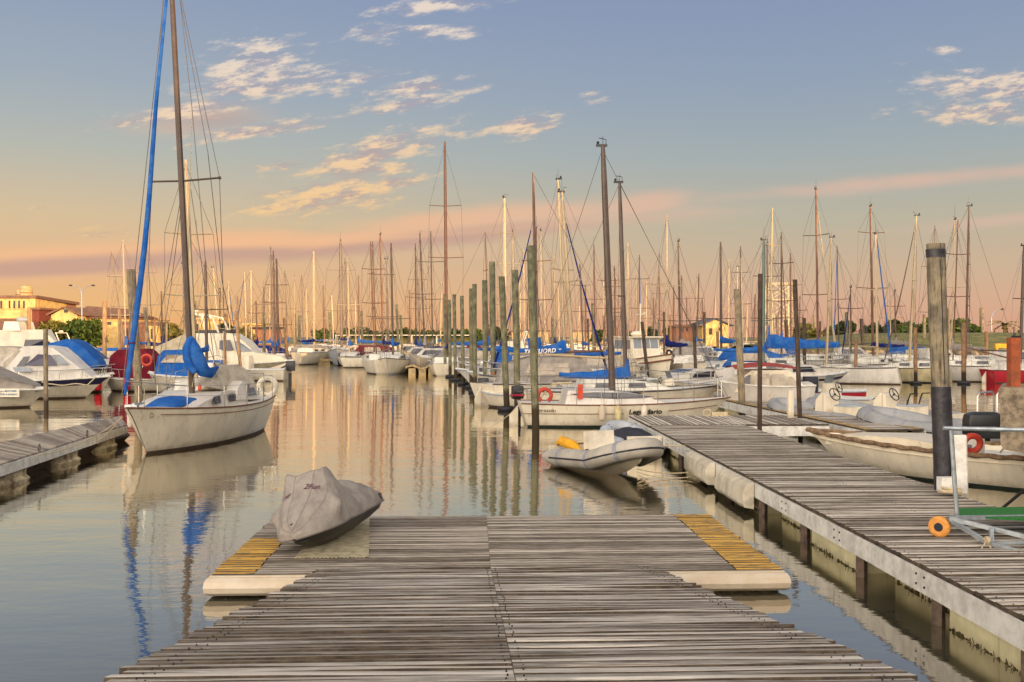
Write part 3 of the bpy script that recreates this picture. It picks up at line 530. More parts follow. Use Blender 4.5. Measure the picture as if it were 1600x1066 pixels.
single = [
 (204.5,421,219,655,13,P_grey,'thick grey pile beside the blue furled sail of the cream sailboat',dict(taper=1.10)),
 (163.5,471,163.5,588,6.6,P_tan,'tan pile standing right of the blue canopy boat',{}),
 (71,514,72,640,7.0,P_grey,'pale pile in front of the white cabin cruiser windows',{}),
 (45.5,480,45,545,5.2,P_tan,'brown pile behind the flybridge boat under the yellow building',dict(d=60)),
 (186,484,188,570,4.4,P_tan,'thin pile just left of the thick grey pile',dict(d=62)),
 (226,480,240,570,5.2,P_grey,'leaning pile right of the blue furled sail by the low sheds',dict(d=56)),
 (241.5,498,242,560,3.2,P_brown,'short thin pile between the leaning pile and the forestay bundle',dict(d=88)),
 (260,505,260,560,4.0,P_grey,'short pile left of the beige canopy, below the trees',dict(d=80)),
 (289,494,289,560,4,P_grey,'pile half hidden behind the mast of the cream sailboat',dict(d=75)),
 (351,518,352,571,5,P_tan,'pale pile in front of the big white motor yacht cabin',dict(d=60)),
 (368.5,486,378,571,5,P_tan,'leaning pile in front of the motor yacht windscreen',dict(d=58)),
 (412.5,490,413,552,4.2,P_green,'slim greenish pile behind the motor yacht foredeck',dict(d=92)),
 (444,497,450,575,5.4,P_brown,'brown pile at the bow of the motor yacht near the outboard',{}),
 (460,489,462,550,4,P_green,'slim dark green pile just right of the outboard motor',{}),
 (468,493,468,546,4.6,P_green,'greenish pile beside the slim dark green one in open water',{}),
 (515,488,517,548,4,P_green,'slim pile between the two small distant sailboat sterns',{}),
 (565,487,566,552,4,P_green,'slim pile right of the round grey sailboat bow far off',{}),
 (620,476,623,552,4.2,P_green,'taller of the two slim piles behind the small white sloop',dict(d=108)),
 (626,492,629,552,4.2,P_green,'shorter of the two slim piles behind the small white sloop',dict(d=110)),
 (1152,452,1160,652,11,P_grey,'thick leaning grey pile rising behind the far pier end',dict(taper=1.0)),
 (1188,428,1187,668,7.4,P_dark,'tall dark pile standing at the cross piece of the pier',dict(zb=.54,foot=-1)),
 (1242,437,1250,656,7.4,P_dark,'tall dark tilted pile on the yellow edged walkway beside the white post',dict(zb=.5,foot=-1)),
 (1003,503,1013,597,5.4,P_dark,'dark leaning pile crossing the bow of the trawler',{}),
 (1084,505,1088,600,5.2,P_dark,'dark pile between the trawler and the thick leaning grey pile',{}),
 (1100.5,488,1101,568,4.2,P_dark,'slim dark pile in front of the lit house',{}),
 (1121,518,1122,580,4.4,P_brown,'short brown pile right of the lit house porch',{}),
 (1037.5,487,1038,560,3.6,P_dark,'slim dark pile right of the trawler wheelhouse',{}),
 (1047.5,492,1048,556,3,P_brown,'thin brown pile next to the slim dark one right of the trawler',{}),
 (1029.5,500,1030,560,3,P_green,'thin greenish pile just behind the trawler roof',dict(d=120)),
 (926.5,474,929,566,6,P_green,'green pile between the furled blue jib and the tall paired masts',{}),
 (918.5,498,920,560,3.2,P_dark,'thin dark pile left of the green pile by the furled blue jib',{}),
 (943,493,944,556,3,P_brown,'thin rust coloured pile behind the tallest dark mast',{}),
 (863,496,864,560,4,P_green,'short green pile behind the big lettered sail cover',{}),
 (972,480,975,570,5.4,P_brown,'brown pile behind the slim dark paired mast',{}),
 (1256.5,497,1257,592,5.8,P_dark,'dark pile with a grey head right of the tilted dark pile',{}),
 (1272.5,493,1273,552,4,P_grey,'grey pile just left of the tall slim golden mast on the right',{}),
 (1281.5,502,1282,560,3.4,P_dark,'short dark pile just right of the tall slim golden mast',{}),
 (1214,492,1215,556,4.2,P_grey,'grey pile standing before the lit lattice tower',{}),
 (1228,500,1232,572,6,P_dark,'dark topped pile at the right foot of the lattice tower',{}),
 (1322.5,488,1323,552,5,P_green,'greenish grey pile before the round bush on the levee',dict(d=86)),
 (1328.5,501,1329,552,4.4,P_grey,'shorter grey pile next to the greenish one on the levee side',dict(d=84)),
 (1346,498,1350,568,6,P_dark,'half dark pile left of the twin masts on the right',{}),
 (1386,489,1386,556,4.2,P_grey,'slim grey pile between the crossed blue stays and the twin masts',{}),
 (1337.5,530,1337,599,5.2,P_brown,'short pinkish brown pile at the stern of the open white sloop',dict(collar=True)),
 (1430,512,1431,600,5.6,P_brown,'short brown pile at the stern of the beige sloop',dict(collar=True)),
 (1505.5,504,1506,600,7,P_brown,'stout brown pile at the rounded white stern left of the red hull',dict(collar=True)),
 (1534,481,1534,562,6.4,P_grey,'grey pile with a black lower half above the red hull',dict(wrap=[(0,1.9,M_wrap,'black_sleeve')])),
 (1541,518,1541,572,5,P_brown,'short pink brown pile right of the half black pile',{}),
 (1444,491,1444,566,4.6,P_grey,'slim pale pile just left of the thick wrapped pile',{}),
 (1482,481,1484,570,4.6,P_grey,'slim grey pile just right of the thick wrapped pile',{}),
 (1585.5,510,1586,562,4.4,P_grey,'grey pile behind the rusty post on the concrete block',{}),
 (1592,516,1592,562,3,P_dark,'thin dark pile at the right edge beside the rusty post',{}),
 (228.5,512,229,560,3.4,P_tan,'thin tan pile by the yellow sheds behind the furled sail',dict(d=100)),
 (353.5,491,354,556,4.2,P_brown,'brown pile by the dark tree behind the motor yacht',dict(d=100)),
]
for t in single: pile(*t[:5], t[5], t[6], 'mooring piles', **t[7])
P_near = pilemat('weathered_pile', (104,96,84), (158,144,118), (60,54,50), .5)
wp = pile(1461.5, 381, 1476, 766, 28, P_near, 'thick squared timber pile with black wrapping at the near right of the pier', None, zb=QZ, taper=.985, wrap=[(.0,1.56,M_wrap,'black_wrap'),(3.5,3.62,M_wrap,'dark_band')], foot=-1)
for a_, nz_ in ((0,1),):
    mb = MB(); d = wp.location.y; mb.bx(-.005,.005,-.139,-.128,1.6,3.45); mb.build('crack', M_black, wp, smooth=False, rot=(0,-.035,0))
# ---------------------------------------------------------------- boat kit
class Hull:
    def __init__(s, L, B, fb, draft=.35, rake=.12, stern=.72, sheer=.28, flare=.5, mid=.42, n=16, x0=None, boot=.10, cove=None, tr=.04, full=2.3, sternup=0.0):
        s.__dict__.update(L=L, B=B, fb=fb, draft=draft, rake=rake, stern=stern, sheer=sheer, flare=flare, mid=mid, n=n, x0=-L*.55 if x0 is None else x0, boot=boot, cove=cove, tr=tr, full=full, su=sternup)
    def hb(s, t):
        if t < s.mid: f = s.stern+(1-s.stern)*math.sin(math.pi/2*t/s.mid)
        else: f = 1-((t-s.mid)/(1-s.mid))**s.full
        return max(.015, s.B/2*f)
    def zs(s, t):
        return s.fb*(1+s.sheer*max(0, (t-.35)/.65)**2+.25*s.sheer*max(0, (.35-t)/.35)**2)
    def x(s, t): return s.x0+s.L*t
    def t(s, x): return min(1, max(0, (x-s.x0)/s.L))
    def mesh(s, mb, m=0, mboot=1, mcove=2):
        zl = [-1, -.35, 0, s.boot, .4, .62, .82, 1]
        rings = []
        def zval(k, zs, dr):
            if k == 0: return -dr
            if k == 1: return -dr*.45
            if k == 2: return 0.0
            if k == 3: return s.boot
            return s.boot+(zs-s.boot)*{4:.35,5:.62,6:.80,7:1.0}[k]
        for i in range(s.n+1):
            t = i/s.n; t = 1-(1-t)**1.25; zs = s.zs(t); dr = s.draft*(1-t**5)*(1-s.su*max(0,.35-t)/.35); hb = s.hb(t); row = []
            for k in range(8):
                z = zval(k, zs, dr); kz = min(1, max(0, (z+dr)/(zs+dr))); sh = kz**(.26+.75*s.flare*t*t)
                xx = s.x(t)-s.rake*s.L*(t**4)*(1-kz)**.85+s.tr*s.L*(1-t)**6*(1-kz)
                row.append((xx, hb*sh if k else 0.0, z))
            rings.append([(a, b, c) for a, b, c in row[::-1]]+[(a, -b, c) for a, b, c in row[1:]])
        def mm(i, j):
            k = j if j < 7 else 13-j      # band index counted from the sheer
            return mboot if k >= 4 else (mcove if (s.cove and k in s.cove) else m)
        mb.loft(rings, mm, closed=False, cap=(True, False)); s.rings = rings
    def deck(s, mb, m=0, drop=.015, camber=.04, t0=0, t1=1):
        rings = []
        for i in range(s.n+1):
            t = lerp(t0, t1, i/s.n); t = 1-(1-t)**1.15; hb = s.hb(t)-.01; z = s.zs(t)-drop
            rings.append([(s.x(t)-.005, hb*q, z+camber*(1-q*q)) for q in (1,.5,0,-.5,-1)])
        mb.loft(rings, m, closed=False, cap=(False, False))
    def rail(s, mb, r=.02, m=0, dz=.0, t0=0, t1=1, off=.0, n=14):
        for sg in (1,-1): mb.tube([(s.x(t)+(.01 if t > .99 else 0), sg*(s.hb(t)+off), s.zs(t)+dz) for t in [lerp(t0, t1, i/n) for i in range(n+1)]], r, 6, m)
def cabin(mb, pts, yw, m=0, cham=.06):
    """a deckhouse from its side outline; yw(x, z) is its half width there"""
    mb.add([(x, yw(x,z), z) for x, z in pts], [tuple(range(len(pts)))], m); mb.add([(x, -yw(x,z), z) for x, z in pts], [tuple(range(len(pts)))[::-1]], m)
    n = len(pts)
    for i in range(n):
        a, b = pts[i], pts[(i+1) % n]
        mb.add([(a[0], yw(*a), a[1]), (b[0], yw(*b), b[1]), (b[0], -yw(*b), b[1]), (a[0], -yw(*a), a[1])], [(0,1,2,3)], m)
def sidewin(mb, pts, yw, m=0, off=.012, sides=(1,-1)):
    for sg in sides: mb.add([(x, sg*(yw(x,z)+off), z) for x, z in pts], [tuple(range(len(pts)))], m)
def sidewins(name, pts, yw, m, par, off=.012, sides=(1,-1)):
    for sg in sides: mb = MB(); sidewin(mb, pts, yw, off=off, sides=(sg,)); o = mb.build(name, m, par, smooth=False)
    return o
def frontwin(mb, a, b, yw, n=2, m=0, off=.012, inset=.08, rim=.04):
    ax, az = a; bx_, bz = b; nx, nz_ = (bz-az), -(bx_-ax); l = math.hypot(nx, nz_); nx, nz_ = nx/l, nz_/l
    if nx < 0: nx, nz_ = -nx, -nz_
    nx *= off; nz_ *= off
    a = (lerp(ax,bx_,inset), lerp(az,bz,inset)); b = (lerp(ax,bx_,1-inset), lerp(az,bz,1-inset)); wa, wb = yw(*a)*.92, yw(*b)*.92
    for i in range(n):
        p, q = -1+2*i/n+.03, -1+2*(i+1)/n-.03
        mb.add([(a[0]+nx, wa*p, a[1]+nz_),(a[0]+nx, wa*q, a[1]+nz_),(b[0]+nx, wb*q, b[1]+nz_),(b[0]+nx, wb*p, b[1]+nz_)], [(0,1,2,3)], m)
def outboard(root, x, y, z, c=M_black, s=1.0, tilt=0.0, label=None):
    mb = MB()
    mb.loft([[(x+a*s, y+.17*s*w*q, z+h*s) for a, q in ((-.34,.75),(-.12,1),(.10,.8),(.10,-.8),(-.12,-1),(-.34,-.75))] for h, w in ((.0,.8),(.18,1),(.42,1),(.52,.7))])
    o = mb.build('outboard_motor', c, root, auto=40)
    if label: o['label'] = label
    mb = MB(); mb.loft([[(x-.02*s-a*s*.5, y+b*s, z-.75*s+h*s) for a, b in ((.0,.05),(.3,.04),(.3,-.04),(0,-.05))] for h in (0,.78)]); mb.tube([(x+.02*s,y,z-.62*s),(x-.30*s,y,z-.62*s)], .05*s, 8)
    for k in range(3):
        w = k*2.1; mb.add([(x-.32*s,y,z-.62*s),(x-.34*s,y+.14*s*math.cos(w),z-.62*s+.14*s*math.sin(w)),(x-.31*s,y+.14*s*math.cos(w+.7),z-.62*s+.14*s*math.sin(w+.7))], [(0,1,2)])
    mb.build('lower_unit', M_black, o, smooth=False)
    return o
def wheel(root, c, r=.19, ax=(1,0,.3), mt=None):
    mb = MB(); mb.torus(c, r, .017, ax, 18, 6); a = Vector(ax).normalized(); b = a.cross(Vector((0,0,1))).normalized(); d = a.cross(b)
    for k in range(3):
        w = k*2.094+.5; mb.tube([c, Vector(c)+(b*math.cos(w)+d*math.sin(w))*r], .012, 5)
    mb.ball(c, .04, 8, 5); return mb.build('steering_wheel', mt or M_black, root)

def sailboat(label, base, heading, L, top, mastw=.075, hullc=M_white, boot=M_boot, cover=None, furl=None, open_stern=False, spread=(.45,.78), swid=.42, detail=1, group=None, mastc=None, fb=.85, B=None,
             furlw=.07, wins=2, cabinh=.42, boomlen=.40, coverh=.38, cove=None, mast_t=.57, crane=True, furlto=.92, furl_from=None, stays=True, headboom=0.0, bare=False, fx=1.0, boomh=.75, frac=1.0, name='sailboat'):
    """base: world XY of the mast foot, top: world point of the masthead, heading in degrees of the bow"""
    hd = R(heading); root = empty(name, label, 'sailboat', (base[0], base[1], 0), hd, group)
    B = B or L*.31; hu = Hull(L, B, fb, rake=.13, stern=.60 if open_stern else .66, sheer=.22, flare=.35, x0=-L*mast_t, boot=.07 if detail else .09, cove=cove, n=16 if detail > 1 else 10, tr=-.05 if open_stern else .05)
    inv = Matrix.Rotation(-hd, 4, 'Z'); T = inv @ Vector((top[0]-base[0], top[1]-base[1], top[2]))
    mb = MB(); hu.mesh(mb); hull = mb.build('hull', [hullc, boot, M_navy if cove else hullc], root, auto=50)
    mb = MB(); hu.deck(mb); mb.build('deck', M_deck, root)
    # cabin trunk
    x0, x1 = -L*.24, L*.22; zt = hu.zs(.5)+cabinh
    yw = lambda x, z: max(.05, min(B*.33, hu.hb(hu.t(x))*.80) - .16*(z-hu.zs(.5)))
    pts = [(x0, hu.zs(.4)-.05), (x0+.12, zt+.02), (x0+.5*(x1-x0), zt), (x1-.6, zt-.16), (x1, hu.zs(.75)-.03)]
    mb = MB(); cabin(mb, pts, yw); cb = mb.build('cabin', M_deck if detail < 2 else M_pale, root, auto=25)
    for k in range(wins):
        w0 = x0+.45+k*(x1-x0-1.0)/max(1, wins); ww = (x1-x0-1.3)/max(1, wins)*.62; za, zb_ = hu.zs(.5)+cabinh*.30, hu.zs(.5)+cabinh*.74
        sidewins('window', [(w0,za),(w0+ww,za),(w0+ww*.94,zb_),(w0+ww*.06,zb_)], yw, M_glass, cb)
    if detail > 0:
        mb = MB(); hu.rail(mb, .022 if detail > 1 else .03, 0); mb.build('toe_rail', M_brown if detail > 1 else M_wire, root)
        mb = MB()
        for sg in (1,-1):
            for t in (.05,.25,.45,.62,.8):
                p = (hu.x(t), sg*(hu.hb(t)-.05), hu.zs(t)); mb.tube([p, (p[0],p[1],p[2]+.55)], .012, 5)
            for h in (.3,.55): mb.tube([(hu.x(t), sg*(hu.hb(t)-.05), hu.zs(t)+h) for t in (0,.05,.25,.45,.62,.8,.93)], .006, 4)
        p = [(hu.x(.8), (hu.hb(.8)-.05), hu.zs(.8)+.55), (hu.x(.95), hu.hb(.95)-.02, hu.zs(.95)+.6), (hu.x(1)+.05, 0, hu.zs(1)+.62)]; mb.tube(p+[(a,-b,c) for a,b,c in p[:2][::-1]], .014, 6)
        mb.tube([p[1], (p[1][0], p[1][1], hu.zs(.95))], .012, 5); mb.tube([(p[1][0],-p[1][1],p[1][2]), (p[1][0], -p[1][1], hu.zs(.95))], .012, 5)
        p = [(hu.x(.05), hu.hb(.05)-.05, hu.zs(0)+.6), (hu.x(0)+.02, hu.hb(0)-.1, hu.zs(0)+.62)]; mb.tube([(a,b,c) for a,b,c in p]+[(a,-b,c) for a,b,c in p[::-1]], .014, 6)
        mb.build('guard_rail', M_steel, root)
    # mast
    zd = zt-.02; mc = mastc or rnd.choice([M_alu, M_alu, M_alud, M_alul, M_mred]); dirv = (T-Vector((0,0,zd)))
    P = lambda f: Vector((0,0,zd))+dirv*f
    mb = MB(); mb.tube([P(0), P(.5), P(.86), P(1)], [mastw, mastw, mastw*.9, mastw*.62], 8 if detail > 1 else 6, squash=1.0); mast = mb.build('mast', mc, root)
    if crane:
        mb = MB(); c = P(1); mb.bx(c.x-.22, c.x+.14, c.y-.03, c.y+.03, c.z-.03, c.z+.05); mb.tube([c, c+Vector((0,0,rnd.uniform(.25,1.0)))], .008, 4); w_ = rnd.uniform(0,6.28)
        if rnd.random() < .6: mb.tube([c+Vector((.1,0,.05)), c+Vector((.1,0,.2)), c+Vector((.1+.24*math.cos(w_),.24*math.sin(w_),.24))], .012, 4); mb.ball(c+Vector((-.16,0,.10)), .05, 6, 4); mb.build('masthead_gear', M_black, mast, smooth=False)
    sp_t = []
    if spread:
        for f in spread:
            c = P(f); wd = swid*B*(1.08-.35*f); mb = MB(); mb.tube([c+Vector((-.06,wd,.05)), c, c+Vector((-.06,-wd,.05))], .024 if detail > 1 else .03, 5); mb.build('spreader', mc, mast); sp_t.append((f, wd))
    if stays:
        mb = MB(); rw = .006+.00005*base[1]
        bow = Vector((hu.x(1)-.08, 0, hu.zs(1))); st_ = Vector((hu.x(0)+.05, 0, hu.zs(0)))
        if not furl: mb.tube([bow, P(frac)], rw, 4)
        mb.tube([P(.995), st_], rw, 4)
        for sg in (1,-1):
            ch = Vector((-.1, sg*B*.42, hu.zs(.5))); line = [ch]+[P(f)+Vector((-.06, sg*wd, .05)) for f, wd in sp_t]+[P(.98)]
            mb.tube(line, rw, 4)
            if sp_t: mb.tube([ch+Vector((.15,0,0)), P(sp_t[0][0]-.01)], rw*.9, 4); mb.tube([ch+Vector((-.35,0,0)), P(sp_t[0][0]-.01)], rw*.9, 4)
            if len(sp_t) > 1: mb.tube([P(sp_t[0][0])+Vector((-.06, sg*sp_t[0][1], .05)), P(sp_t[1][0]-.01)], rw*.9, 4)
        mb.build('rigging', M_wire, mast, smooth=False)
    if furl:
        bow = Vector(((hu.x(1)-.12)*fx, 0, hu.zs(1)+.25)); tp_ = P(frac*.97); mb = MB(); pp = []; rs = []
        for i in range(15):
            f = i/14*furlto; q = bow.lerp(tp_, f); q = q+Vector((-.05,0,0))*math.sin(math.pi*f)-Vector((0,0,.12))*math.sin(math.pi*f); pp.append(q); rs.append(furlw*(1-.62*f)*(1+.10*math.sin(i*2.1))*(1 if i else .5))
        mb.tube(pp, rs, 7); fo = mb.build('furled_sail', furl, root)
        mb = MB(); mb.tube([tp_, bow.lerp(tp_, furlto)], .008, 4); mb.build('forestay', M_wire, fo)
    bl = L*boomlen
    if not bare:
        zb_ = zd+boomh; mb = MB(); mb.tube([(-.05,0,zb_), (-bl,0,zb_+.08+headboom)], .05, 7); boom = mb.build('boom', mc, root)
        if cover:
            mb = MB(); rings = []
            for i in range(13):
                t = i/12; x = -.0-bl*1.02*t; h = coverh*(1-.62*t)*(1+.08*math.sin(i*1.7)); w = (.14+.05*math.sin(i*2.3))*(1-.4*t); zc = zb_+.08*t+headboom*t; sg_ = .05*math.sin(t*math.pi)
                rings.append([(x, w*math.cos(a)*(1 if math.sin(a) < .2 else .7), zc-.10-sg_+h*.5*(1+math.sin(a))+(.0)) for a in [2*math.pi*j/10 for j in range(10)]])
            mb.loft(rings); rings = [[(.03+.17*math.cos(a)*(1-.55*t), .15*math.sin(a)*(1-.5*t), zb_-.05+t*coverh*1.55) for a in [2*math.pi*j/8 for j in range(8)]] for t in (0,.3,.65,1)]; mb.loft(rings)
            mb.build('sail_cover', cover, boom, auto=55)
    if detail > 1 or (detail == 1 and not open_stern):
        mb = MB(); mb.loft([[(hu.x(0)-.02, a, b) for a, b in ((-.02,-.3),(.02,-.3),(.02,hu.zs(0)-.1),(-.02,hu.zs(0)-.1))], [(hu.x(0)-.3, a, b) for a, b in ((-.015,-.3),(.015,-.3),(.015,.35),(-.015,.35))]]); mb.build('rudder', M_white, root, smooth=False)
    if open_stern:
        mb = MB(); yb_ = hu.hb(0)*.72; mb.loft([[(hu.x(0)-.012-.05*L*0, yb_*a, hu.zs(0)*b) for a, b in ((-1,.42),(1,.42),(.9,.97),(-.9,.97))]]*1+[[(hu.x(0)-.03, yb_*a, hu.zs(0)*b) for a, b in ((-1,.42),(1,.42),(.9,.97),(-.9,.97))]]); mb.build('stern_step', M_cream, root, smooth=False)
    root['hu'] = 0; del root['hu']
    return root, hu, P

def motorboat(label, loc, heading, L=6.5, B=2.4, fb=.9, style='cuddy', hullc=M_white, stripe=None, canopy=None, motor=True, group=None, glass=M_glass, name='motorboat', cat='motorboat', rail=True, zoff=0, boot=M_boot, s=1.0):
    root = empty(name, label, cat, (loc[0], loc[1], 0), R(heading), group)
    hu = Hull(L, B, fb, rake=.16, stern=.86, sheer=.30, flare=.9, mid=.40, x0=-L/2, boot=.08, cove=(1,) if stripe else None, tr=.03, n=12, full=2.6)
    mb = MB(); hu.mesh(mb); mb.build('hull', [hullc, boot, stripe or hullc], root, auto=50)
    mb = MB(); hu.deck(mb, camber=.10); mb.build('deck', M_deck, root)
    mb = MB(); hu.rail(mb, .035); mb.build('rub_rail', M_grey, root)
    yw = lambda x, z: max(.05, min(B*.40, hu.hb(hu.t(x))*.86)-.14*(z-fb)); z0 = fb
    if style in ('cuddy', 'cruiser', 'fly'):
        h = {'cuddy': .62, 'cruiser': 1.15, 'fly': 1.25}[style]; xa, xb = (-L*.10, L*.34) if style == 'cuddy' else (-L*.18, L*.34)
        pts = [(xa, z0-.05), (xa+.02, z0+h), (xa+L*.2, z0+h+.02), (xa+L*.30, z0+h*.55+.12), (xb, z0+.08)]
        if style != 'cuddy': pts = [(xa, z0-.05), (xa+.02, z0+h), (xa+L*.25, z0+h+.02), (xa+L*.25+h*.75, z0+h*.40), (xb, z0+.1)]
        mb = MB(); cabin(mb, pts, yw); cb = mb.build('cabin', M_pale, root, auto=25)
        wx_ = pts[2][0]; sidewins('window', [(xa+.15, z0+h*.45), (wx_+h*.30, z0+h*.45), (wx_-.05, z0+h*.88), (xa+.15, z0+h*.88)], yw, glass, cb)
        mb = MB(); frontwin(mb, pts[2], pts[3], yw, 3); mb.build('windscreen', glass, cb, smooth=False)
        if style == 'fly':
            mb = MB(); p2 = [(xa+.1, z0+h), (xa+.1, z0+h+.5), (xa+L*.16, z0+h+.5), (xa+L*.25, z0+h+.02)]; cabin(mb, p2, lambda x, z: B*.30); fl = mb.build('flybridge', M_white, cb, auto=25)
            mb = MB(); mb.tube([(xa+.2,B*.3,z0+h+.4),(xa-.1,B*.3,z0+h+1.1),(xa-.1,-B*.3,z0+h+1.1),(xa+.2,-B*.3,z0+h+.4)], .04, 6); mb.ball((xa-.1,0,z0+h+1.2), .16, 8, 5, sc_=(1,1,.5)); mb.build('radar_arch', M_white, cb)
    if style == 'open':
        mb = MB(); pts = [(-.35,z0-.2),(-.3,z0+.5),(.05,z0+.55),(.25,z0-.2)]; cabin(mb, pts, lambda x, z: .32); cs = mb.build('console', M_white, root, auto=25); wheel(cs, (-.42,0,z0+.4), ax=(-1,0,.4))
        mb = MB(); mb.add([(.05,-.3,z0+.55),(.05,.3,z0+.55),(-.08,.28,z0+.85),(-.08,-.28,z0+.85)], [(0,1,2,3)]); mb.build('windscreen', M_glass2, cs, smooth=False)
    if canopy:
        h = {'cuddy': 1.25, 'cruiser': 1.22, 'fly': 1.2, 'open': .8}.get(style, .75); xc = {'cuddy': L*.08, 'cruiser': -L*.12, 'fly': -L*.12}.get(style, L*.3)
        pts = [(-L*.46, z0+.02), (-L*.42, z0+h*.72), (-L*.25, z0+h), (xc-.2, z0+h*.98), (xc+.35, z0+h*.45), (xc+.7, z0+.02)]
        yc = lambda x, z: max(.1, min(B*.46, hu.hb(hu.t(x))*.97)-.22*(z-fb)); mb = MB(); cabin(mb, pts, yc); cn = mb.build('canopy', canopy, root, auto=30)
        if style == 'cuddy':
            sidewins('clear_panel', [(-L*.3, z0+h*.4), (-L*.02, z0+h*.4), (-L*.03, z0+h*.8), (-L*.26, z0+h*.8)], yc, M_glass3, cn)
    if rail:
        mb = MB(); tt = [.45,.6,.75,.88,.97]; pr_ = [(hu.x(t), hu.hb(t)-.06, hu.zs(t)+.42) for t in tt]
        mb.tube([(hu.x(.42), hu.hb(.42)-.06, hu.zs(.42))]+pr_+[(hu.x(1), 0, hu.zs(1)+.42)]+[(a,-b,c) for a,b,c in pr_[::-1]]+[(hu.x(.42), -hu.hb(.42)+.06, hu.zs(.42))], .014, 5)
        for a, b, c in pr_:
            for sg in (1,-1): mb.tube([(a,sg*b,c),(a,sg*b,c-.42)], .011, 4)
        mb.build('guard_rail', M_steel, root)
    if motor: outboard(root, -L/2-.05, 0, fb*.75, s=.95*min(1, L/6)+.1)
    return root, hu, yw

def rib(label, loc, heading, L=4.2, tube=.23, w=.80, tmat=M_tube, cons=True, seat=True, motor=False, pitch=0, roll=0, z=.12, floor=M_white, group=None, nose=1.0):
    root = empty('inflatable_boat', label, 'inflatable boat', (loc[0], loc[1], z), 0, group, rot=(R(roll), R(pitch), R(heading)))
    L2 = L/2; path = []
    for t in [i/26 for i in range(27)]:
        s_ = -1+2*t; y = -math.copysign(w, s_)
        if abs(s_) > .46: x = lerp(L2*.30, -L2, (abs(s_)-.46)/.54); y = w*(1 if s_ < 0 else -1); zz = .25
        else:
            a = s_/.46*math.pi/2; x = L2*.30+(L2*.70*nose)*math.cos(a); y = -w*math.sin(a); zz = .25+.26*math.cos(a)
        path.append((x, y, zz))
    mb = MB(); mb.tube(path, [tube*.35, tube*.8]+[tube]*23+[tube*.8, tube*.35], 12); tb = mb.build('tube', tmat, root)
    mb = MB(); mb.tube([(x*1.01, y*1.0+math.copysign(tube*.98, y) if abs(y) > .05 else y, z_) if x < L2*.3 else (x+tube*.98*math.cos(math.asin(max(-1,min(1,-y/w)))), y*(1+tube/w*.98), z_) for x, y, z_ in path[2:-2]], .022, 5); mb.build('rub_strake', M_dkc, tb)
    for k in (3,7,10,16,19,23):
        mb = MB(); x, y, z_ = path[k]; a = Vector(path[k+1])-Vector(path[k-1]); c = Vector((x,y,z_)); a.normalize(); mb.tube([c-a*.05, c+a*.05], tube*1.015, 12, caps=False); mb.build('seam_band', mat('seam_grey', (140,142,150), .6), tb)
    mb = MB(); rings = []
    for i in range(9):
        t = i/8; x = -L2*.96+(L2*1.84)*t; hw = w*.86*(1-max(0,(t-.55)/.45)**2.2)+.02; k = -.18*(1-t**4*1.9); rings.append([(x, hw, .2+.18*t**3),(x, hw*.8, .05+.2*t**3),(x-.12*t, 0, k),(x, -hw*.8, .05+.2*t**3),(x, -hw, .2+.18*t**3)])
    mb.loft(rings, closed=True); mb.build('hull', floor if tmat is M_tube else M_cream, root, auto=30)
    mb = MB(); mb.bx(-L2*.96, -L2*.92, -w*.85, w*.85, .05, .48); mb.build('transom', M_white, root, smooth=False)
    if cons:
        mb = MB(); cabin(mb, [(-.25,.18),(-.22,.92),(-.02,.98),(.2,.75),(.26,.18)], lambda x, z: .27); cs = mb.build('console', M_white, root, auto=25); wheel(cs, (-.33,0,.94), .2, (-1,0,.5))
    if seat:
        mb = MB(); mb.bx(-1.25,-.62,-.38,.38,.18,.60); se = mb.build('seat_box', M_white, root, smooth=False); mb = MB(); mb.bx(-1.23,-.64,-.37,.37,.603,.66); mb.build('cushion', M_grey, se, smooth=False)
    if motor: outboard(root, -L2-.05, 0, .42, s=1.0)
    return root
def px_body(root_loc, fn): pass
# ---------------------------------------------------------------- left: the cream sailboat
ms_top = W(266, -60, 26.6); ms_base = (X(300, 26.6), 26.6)
hd = math.degrees(math.atan2(23.0-30.3, -9.05+8.34))
cs_, hu, PM = sailboat('cream sailboat with a blue wrapped furled jib tied at the end of the old dock', (ms_base[0], ms_base[1]), hd, 7.75, ms_top, mastw=.085, hullc=M_cream, furl=None, detail=2, spread=(), stays=False,
                  mastc=M_alud, fb=.98, B=2.65, wins=0, cabinh=.36, boomlen=.33, mast_t=.535, bare=True, crane=False)
inv = cs_.matrix_basis.inverted() if False else (Matrix.Rotation(-R(hd), 4, 'Z') @ Matrix.Translation(-Vector((ms_base[0], ms_base[1], 0))))
def LC(px, py, d): return inv @ W(px, py, d)
mast = [c for c in cs_.children if c.name.startswith('mast')][0]
cabn = [c for c in cs_.children if c.name.startswith('cabin')][0]
# deckhouse aft with window, boat windows
yw0 = lambda x, z: max(.05, min(2.65*.33, hu.hb(hu.t(x))*.80) - .16*(z-hu.zs(.5)))
mb = MB(); pts = [(-2.75, 1.0), (-2.35, 1.52), (-1.5, 1.60), (-1.05, 1.40), (-.9, 1.1)]; yw1 = lambda x, z: yw0(max(x,-1.9), z)+.05; cabin(mb, pts, yw1); dh = mb.build('deckhouse', M_pale, cs_, auto=25)
sidewins('window', [(-2.45,1.15),(-1.75,1.15),(-1.72,1.5),(-2.2,1.5)], yw1, M_glass2, dh)
for a, b in ((-.95,-.45),(.15,.62)):
    sidewins('window', [(a+.05,1.08),(b-.05,1.08),(b,1.12),(b,1.24),(b-.05,1.28),(a+.05,1.28),(a,1.24),(a,1.12)], yw0, M_glass, cabn)
mb = MB(); rings = []
for i in range(7):
    t = i/6; x = lerp(.55, 1.95, t); wv = .62*(1-.35*t); rings.append([(x, wv*math.cos(a), 1.18-.10*t+.20*math.sin(a)*math.sin(math.pi*(.12+.80*(1-t)))) for a in [math.pi*j/8 for j in range(9)]])
